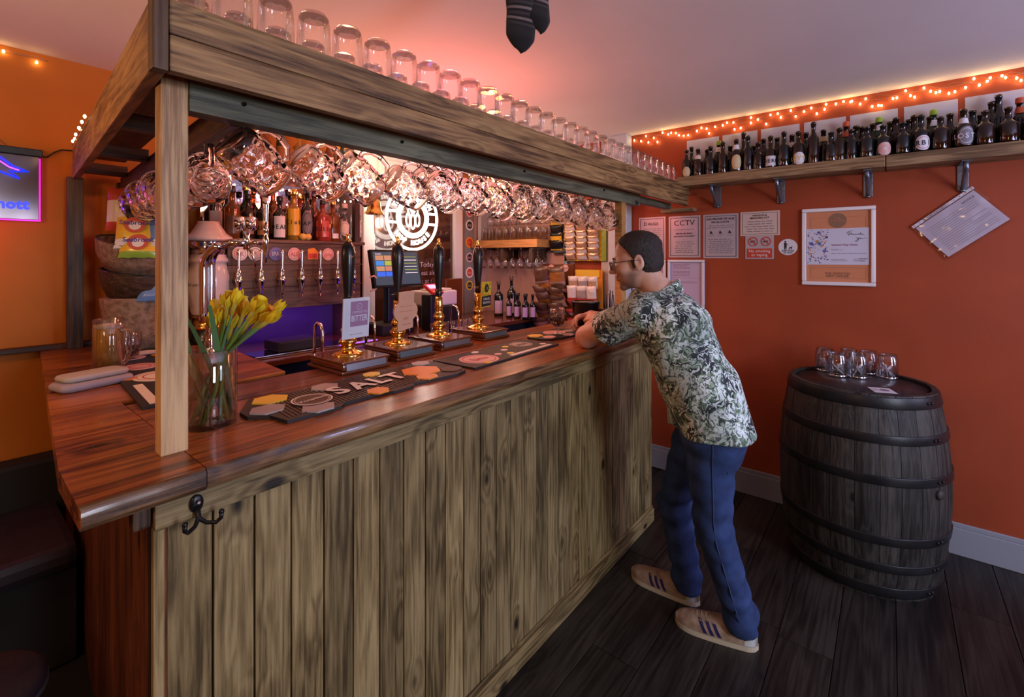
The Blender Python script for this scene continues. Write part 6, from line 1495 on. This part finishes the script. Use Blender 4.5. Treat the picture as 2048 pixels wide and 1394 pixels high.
# stubble: pigment on the jaw, chin and lip, stored as a point attribute
me_ = body.data; co = np.empty(len(me_.vertices)*3, np.float32); me_.vertices.foreach_get('co', co); co = co.reshape(-1, 3)+np.array(man.location)-np.array(HC)
lx_, ly_, lz_ = co@np.array(sd), co@np.array(fw), co@np.array(up_)
sm = lambda x, a, b_: np.clip((x-a)/(b_-a), 0, 1)
bd = sm(lz_, -.025, -.050)*sm(lz_, -.135, -.112)*sm(ly_+lz_*.35, -.030, .0)
bd = np.maximum(bd*(1-.55*sm(ly_, .035, .06)*sm(lz_, -.085, -.055)), sm(ly_, .075, .088)*sm(lz_, -.030, -.036)*sm(lz_, -.054, -.048)*sm(np.abs(lx_), .034, .026))
at_ = me_.attributes.new('beard', 'FLOAT', 'POINT'); at_.data.foreach_set('value', bd.astype(np.float32))
an = nt2.nodes.new('ShaderNodeAttribute'); an.attribute_name = 'beard'
bn2 = nt2.nodes.new('ShaderNodeTexNoise'); bn2.inputs['Scale'].default_value = 420; tc2 = nt2.nodes.new('ShaderNodeTexCoord'); nt2.links.new(tc2.outputs['Object'], bn2.inputs['Vector'])
bf_ = mathn(nt2, 'MULTIPLY', an.outputs['Fac'], mathn(nt2, 'ADD', mathn(nt2, 'MULTIPLY', bn2.outputs['Fac'], .7), .35), True)
old = b2.inputs['Base Color'].links[0].from_socket
nt2.links.new(mixc(nt2, bf_, old, (.05, .022, .014)), b2.inputs['Base Color'])
_B = B
# hair shell
HR = SDF(tuple(HC-V(.16, .17, .13)), tuple(HC+V(.16, .17, .17)), .003); B = HR
he((0, -.015, .052), (.0805, .104, .083), .01); he((0, -.040, .0), (.072, .072, .080), .02); he((.045, .010, .055), (.033, .070, .045), .02, m=2)
HR.half(hl(0, .074, .070), fw*.93+up_*-.30); HR.half(hl(0, -.05, -.082), -up_*.93+fw*.30); HR.half(hl(0, -.02, -.035), (-up_*.5+fw*.87)*1.0)
# hairline: bare face, ears and nape
HR.half(hl(0, .040, -.045), fw*.80-up_*.58)
for sg in (-1, 1): HR.ell(hl(sg*.085, -.012, -.008), (.022, .026, .036), Rm, .004, 'cut')
gx = [HR.lo[i]+HR.h*np.arange(HR.n[i]) for i in range(3)]; X, Y, Z = np.meshgrid(*gx, indexing='ij', sparse=True)
HR.F += (.0016*np.sin(260*X+40*np.sin(30*Y))*np.sin(210*Z+60*Y)+.0015*np.sin(70*Z+50*X)).astype(np.float32)
B = _B
HR.build('hair', m_hair, man, 1)
for sg in (-1, 1):
    b = MB(); b.prism([(0, 0), (.016, .0), (.014, -.034), (.004, -.036)], -.0015, .0015, Fr(hl(sg*.0735, .022, .012), -fw, up_)); b.build('sideburn', m_hair, man)
# glasses
gf = mat('glasses_frame', (.02, .015, .018), .25, coat=.5); g_ = MB()
for sg in (-1, 1):
    pts = []
    for i in range(20):
        a = 2*PI*i/20; ca, sa = math.cos(a), math.sin(a); x = .0245*math.copysign(abs(ca)**.75, ca); z = .0185*math.copysign(abs(sa)**.75, sa)
        pts.append(hl(sg*.0335+x, .112-.10*abs(x*sg+.0335-.02)*.35, .004+z))
    g_.tube(pts, .0017, 6, closed=True); g_.tube([hl(sg*.058, .104, .014), hl(sg*.073, .085, .014), hl(sg*.080, .02, .010), hl(sg*.082, -.012, .006)], .0016, 6)
g_.tube([hl(-.010, .114, .010), hl(0, .116, .012), hl(.010, .114, .010)], .0016, 6)
gl_ = g_.build('glasses', gf, man)
for sg in (-1, 1):
    b = MB(); b.prism([(.0235*math.copysign(abs(math.cos(2*PI*i/20))**.75, math.cos(2*PI*i/20)), .0175*math.copysign(abs(math.sin(2*PI*i/20))**.75, math.sin(2*PI*i/20))) for i in range(20)], -.0006, .0006, Fr(hl(sg*.0335, .109, .004), sd, up_)); b.build('lens', m_gl, gl_)
# shirt
m_shirt, nt_, b_ = _nt('leafy_shirt')
tc = nt_.nodes.new('ShaderNodeTexCoord')
wn_ = nt_.nodes.new('ShaderNodeTexNoise'); wn_.inputs['Scale'].default_value = 9; wn_.inputs['Detail'].default_value = 3; nt_.links.new(tc.outputs['Object'], wn_.inputs['Vector'])
ws = nt_.nodes.new('ShaderNodeVectorMath'); ws.operation = 'SCALE'; ws.inputs['Scale'].default_value = .16; nt_.links.new(wn_.outputs['Color'], ws.inputs[0])
wa = nt_.nodes.new('ShaderNodeVectorMath'); wa.operation = 'ADD'; nt_.links.new(tc.outputs['Object'], wa.inputs[0]); nt_.links.new(ws.outputs[0], wa.inputs[1])
def pn(sc, det=3, src=None, typ='N', dist=0):
    if typ == 'N':
        n = nt_.nodes.new('ShaderNodeTexNoise'); n.inputs['Detail'].default_value = det; n.inputs['Distortion'].default_value = dist
    else: n = nt_.nodes.new('ShaderNodeTexVoronoi'); n.feature = 'DISTANCE_TO_EDGE'
    n.inputs['Scale'].default_value = sc; nt_.links.new(src or wa.outputs[0], n.inputs['Vector']); return n.outputs['Fac' if typ == 'N' else 'Distance']
c1 = ramp(nt_, pn(13, 2, dist=.8), [(.42, (.012, .020, .028)), (.46, (.12, .20, .12)), (.53, (.28, .42, .30)), (.59, (.66, .80, .76))])
leaf = mathn(nt_, 'LESS_THAN', pn(26, 2, typ='V'), .05)
stem = mathn(nt_, 'GREATER_THAN', pn(30, 3, dist=2.2), .545)
c2 = mixc(nt_, mathn(nt_, 'MULTIPLY', leaf, .85), c1, (.012, .018, .022))
c3 = mixc(nt_, mathn(nt_, 'MULTIPLY', stem, .9), c2, (.78, .90, .90))
spk = mathn(nt_, 'GREATER_THAN', pn(52, 2, dist=1.2), .60)
c4 = mixc(nt_, mathn(nt_, 'MULTIPLY', spk, .8), c3, (.02, .03, .04))
big = ramp(nt_, pn(5, 1), [(.42, (.55, .57, .55)), (.54, (1, 1, 1))])
c5 = mixc(nt_, 1.0, c4, big, 'MULTIPLY')
nt_.links.new(c5, b_.inputs['Base Color']); b_.inputs['Roughness'].default_value = .8; b_.inputs['Sheen Weight'].default_value = .1
bn = nt_.nodes.new('ShaderNodeTexNoise'); bn.inputs['Scale'].default_value = 7; bn.inputs['Detail'].default_value = 2; nt_.links.new(tc.outputs['Object'], bn.inputs['Vector'])
bp = nt_.nodes.new('ShaderNodeBump'); bp.inputs['Strength'].default_value = .7; bp.inputs['Distance'].default_value = .03; nt_.links.new(bn.outputs['Fac'], bp.inputs['Height']); nt_.links.new(bp.outputs['Normal'], b_.inputs['Normal'])
T = SDF((1.62, .28, .70), (2.50, 1.30, 1.52), .005)
lat = (HPR-HPL).normalized()
T.cap(HPL+V(-.01, -.035, .02), BELLY+V(-.06, -.05, .02), .135, .135, .04); T.cap(HPR+V(0, .0, .02), BELLY+V(.05, .03, .03), .135, .135, .04)
T.cap(BELLY+V(-.05, -.04, .02), CHEST+V(-.06, -.01, .02), .135, .135, .05); T.cap(BELLY+V(.05, .04, .04), CHEST+V(.06, .04, .02), .13, .135, .05)
T.cap(CHEST+V(-.06, -.02, .04), SHL+V(.05, -.03, .0), .12, .085, .05); T.cap(CHEST+V(.06, .03, .04), SHR+V(-.05, -.04, 0), .12, .085, .05)
T.cap(CHEST+V(0, -.02, .06), NECK+V(.005, -.03, -.035), .10, .066, .06)
for S_, E_, t_ in ((SHL, ELL, .58), (SHR, ELR, .58)):
    e_ = S_.lerp(E_, t_+.1); T.cap(S_, e_, .074, .078, .035, flat=None)
    n2 = (E_-S_).normalized()
    # open the sleeve: hollow it, then cut the hem square
    T.cap(S_.lerp(E_, t_-.10), S_.lerp(E_, t_+.4), .068, .070, 0, 'cut')
hem = V(2.01, .60, .845)
T.half(hem, V(0, -.12, -1).normalized())
F0 = T.F
for S_, E_, t_ in ((SHL, ELL, .60), (SHR, ELR, .60)):
    n2 = np.array((E_-S_).normalized()); p2 = np.array(S_.lerp(E_, t_))
    sl, X, Y, Z = T._sub(p2-.13, p2+.16); d = (X-p2[0])*n2[0]+(Y-p2[1])*n2[1]+(Z-p2[2])*n2[2]
    near = np.sqrt((X-p2[0])**2+(Y-p2[1])**2+(Z-p2[2])**2)-.16
    T.F[sl] = np.maximum(T.F[sl], np.minimum(d, -near).astype(np.float32))
T.cap(NECK+V(-.02, .03, .0), hl(0, -.01, -.02), .060, .075, .004, 'cut')
# folds
gx = [T.lo[i]+T.h*np.arange(T.n[i]) for i in range(3)]; X, Y, Z = np.meshgrid(*gx, indexing='ij', sparse=True)
T.F += (.0040*np.sin(38*Z+16*Y+3*np.sin(11*X+7*Z))*np.sin(13*X-9*Z+4*np.sin(9*Y))+.0035*np.sin(22*(Z-.6*Y)+5*X)).astype(np.float32)
T.build('shirt', m_shirt, man, 2)
# shirt collar and the pale T-shirt neckband
b = MB(); cpts = []
for i in range(25):
    a = -2.25+4.5*i/24; cpts.append(NECK+V(.008, -.012, .000)+(sd*math.sin(a)-fw*math.cos(a))*.066+V(0, 0, .038*math.cos(a)*.6+.012))
vs = []
for i, p in enumerate(cpts):
    a = -2.25+4.5*i/24; o = (sd*math.sin(a)-fw*math.cos(a)); vs += [p+V(0, 0, .010), p+o*.006-V(0, 0, .014), p+o*.018-V(0, 0, .036)]
b.add(vs, [(3*i+k, 3*i+k+1, 3*i+k+4, 3*i+k+3) for i in range(24) for k in (0, 1)], 0, True); b.build('shirt_collar', m_shirt, man)
MB().tube([p+(p-NECK).normalized()*-.010+V(0, 0, .007) for p in cpts], .0065, 8).build('neckband', mat('cream_cotton', (.62, .56, .48), .8), man)
# jeans
m_jean = noisy('blue_denim', (.010, .024, .085), (.030, .070, .22), 16, .85, .35, lo=.3, hi=.75, bs=260)
J = SDF((1.78, .28, .0), (2.34, .94, .96), .0055)
J.cap(HPL+V(-.005, -.01, .05), HPR+V(0, 0, .05), .118, .118, .05); J.cap(HPL+V(0, -.045, -.02), HPR+V(-.02, -.05, -.02), .085, .085, .05)
for H_, K_, A_ in ((HPL, KNL, ANL), (HPR, KNR, ANR)):
    J.cap(H_+V(0, 0, .0), K_, .100, .070, .03); J.cap(K_, A_+V(0, 0, .02), .072, .060, .02); J.cap(A_+V(0, 0, .03), A_+V(0, -.005, -.03), .060, .062, .02)
J.half(V(0, 0, .945), V(0, 0, 1)); J.half(V(0, 0, .052), V(0, 0, -1))
gx = [J.lo[i]+J.h*np.arange(J.n[i]) for i in range(3)]; X, Y, Z = np.meshgrid(*gx, indexing='ij', sparse=True)
amp = .0035+.004*np.exp(-((Z-.12)/.09)**2)+.005*np.exp(-((Z-.46)/.10)**2)+.003*np.exp(-((Z-.78)/.08)**2)
J.F += (amp*np.sin(62*Z+9*Y+2.2*np.sin(14*X))*np.cos(15*(X+Y)+5*Z)).astype(np.float32)
jo = J.build('jeans', m_jean, man, 2)
m_seam = mat('denim_seam', (.04, .07, .18), .8)
def seam(pts, r=.0022, name='seam', m=None):
    MB().tube(pts, r, 5).build(name, m or m_seam, jo)
lout = V(-.80, -.42, 0).normalized(); cam_side = V(-.9, -.43, 0).normalized()
from mathutils.bvhtree import BVHTree
jt = BVHTree.FromObject(jo, bpy.context.evaluated_depsgraph_get())
def on_jeans(p, d=cam_side, back=.4):
    o = p+d*back-Vector(man.location); h, n, i, q = jt.ray_cast(o, -d); return (h+Vector(man.location)+d*.0012) if h is not None else None
sp_ = [on_jeans(HPL.lerp(KNL, t)+V(.01, .015, 0)) for t in [k/10-.15 for k in range(11)]]+[on_jeans(KNL.lerp(ANL, t)+V(0, .01, 0)) for t in [k/8+.05 for k in range(8)]]
seam([p for p in sp_ if p is not None])
pk = [on_jeans(V(0, 0, 0)+HPL+V(.055*a, -.115*a*.6-.01, z)) for a, z in ((.55, .02), (1.15, .02), (1.20, -.09), (.85, -.115), (.50, -.10), (.55, .02))]
pk = [p for p in pk if p is not None]
if len(pk) > 3: seam(pk, .0017, 'back_pocket_stitching')
# shoes
m_suede = noisy('tan_suede', (.26, .17, .11), (.42, .30, .21), 30, .9, .3, bs=300); m_sole = mat('cream_sole', (.55, .48, .34), .6); m_heel = mat('white_heel_tab', (.50, .55, .52), .6); m_stripe = mat('navy_stripe', (.015, .012, .09), .7)
def shoe(heel, toe, lab):
    L = (toe-heel).length; fx_ = (toe-heel).normalized(); lx = V(0, 0, 1).cross(fx_)*-1
    def q(x, y, z): return heel+fx_*x+lx*y+V(0, 0, z)
    wd = lambda t: (.028+.019*math.sin(PI*min(1, t*.70+.02)))*math.sqrt(max(0, 1-max(0, (.13-t)/.131)**2))*math.sqrt(max(0, 1-max(0, (t-.72)/.281)**2.4))
    outl = lambda g, n=26: [(t*L, wd(t)*g) for t in [i/n for i in range(n+1)]]
    f = Fr(heel, fx_, lx*-1 if fx_.cross(lx).z < 0 else lx)
    e = MB(); o_ = outl(1.06); poly = o_+[(x, -y) for x, y in o_[::-1]]; e.prism(poly, 0, .018, f); s_ = e.build('sole', m_sole, man)
    K = 20; M_ = 12; vs = []
    for i in range(K+1):
        t = i/K*.985+.008; w2 = max(.004, wd(t)); hgt = .028+(.062 if t < .35 else .062-(t-.35)/.65*.036)*min(1, .55+t*4)*math.sqrt(max(0, 1-max(0, (t-.9)/.1)**2)*.9+.1)
        for j in range(M_+1):
            a = PI*j/M_; vs.append(f.p(t*L, w2*math.cos(a)*(1 if math.sin(a) < .5 else 1)*1, .020+(hgt-.02)*math.sin(a)**.7))
    b = MB(); b.add(vs, [(i*(M_+1)+j, i*(M_+1)+j+1, (i+1)*(M_+1)+j+1, (i+1)*(M_+1)+j) for i in range(K) for j in range(M_)]+[tuple(range(M_+1)), tuple(K*(M_+1)+j for j in range(M_+1))[::-1]], 0, True)
    n_quads = K*M_
    for z in range(n_quads):
        if z//M_ < 3: b.m[len(b.m)-n_quads-2+z] = 1
    sh_ = b.build('shoe', [m_suede, m_heel], man); sh_['label'] = lab
    from mathutils.bvhtree import BVHTree
    bt = BVHTree.FromPolygons([Vector(v) for v in b.v], [f_ for f_ in b.f])
    for side in (1, -1):
        for k in range(3):
            x0 = L*(.40+.085*k); pr = []
            for u in range(7):
                zz = .024+.042*u/6; xx = x0+.024*u/6+.004
                for dx in (0, .014):
                    o = f.p(xx+dx, side*.12, zz); h, n, i_, d_ = bt.ray_cast(o, f.y*-side)
                    pr.append((h+f.y*side*.0012) if h is not None else o-f.y*side*.08)
            s2_ = MB(); s2_.add(pr, [(2*u, 2*u+1, 2*u+3, 2*u+2) for u in range(6)]); s2_.build('stripe', m_stripe, sh_)
    for k in range(5):
        x = L*(.50+.055*k); zz = .086-.036*((x/L-.35)/.65)+.004
        b = MB(); b.tube([f.p(x, -.020, zz-.006), f.p(x+.003, 0, zz+.001), f.p(x, .020, zz-.006)], .003, 6); b.build('lace', m_suede, sh_)
    return f
shoe(V(2.055, .405, 0), V(1.995, .715, 0), 'tan suede trainer with navy stripes, nearer foot')
shoe(V(2.150, .660, 0), V(2.150, .985, 0), 'tan suede trainer with navy stripes, further foot')
MB().cyl((2.145, .72, .05), .045, .06, 18).build('sock', mat('navy_sock', (.012, .012, .03), .9), man)
MB().cyl((2.045, .465, .05), .045, .06, 18).build('sock', bpy.data.materials['navy_sock'], man)
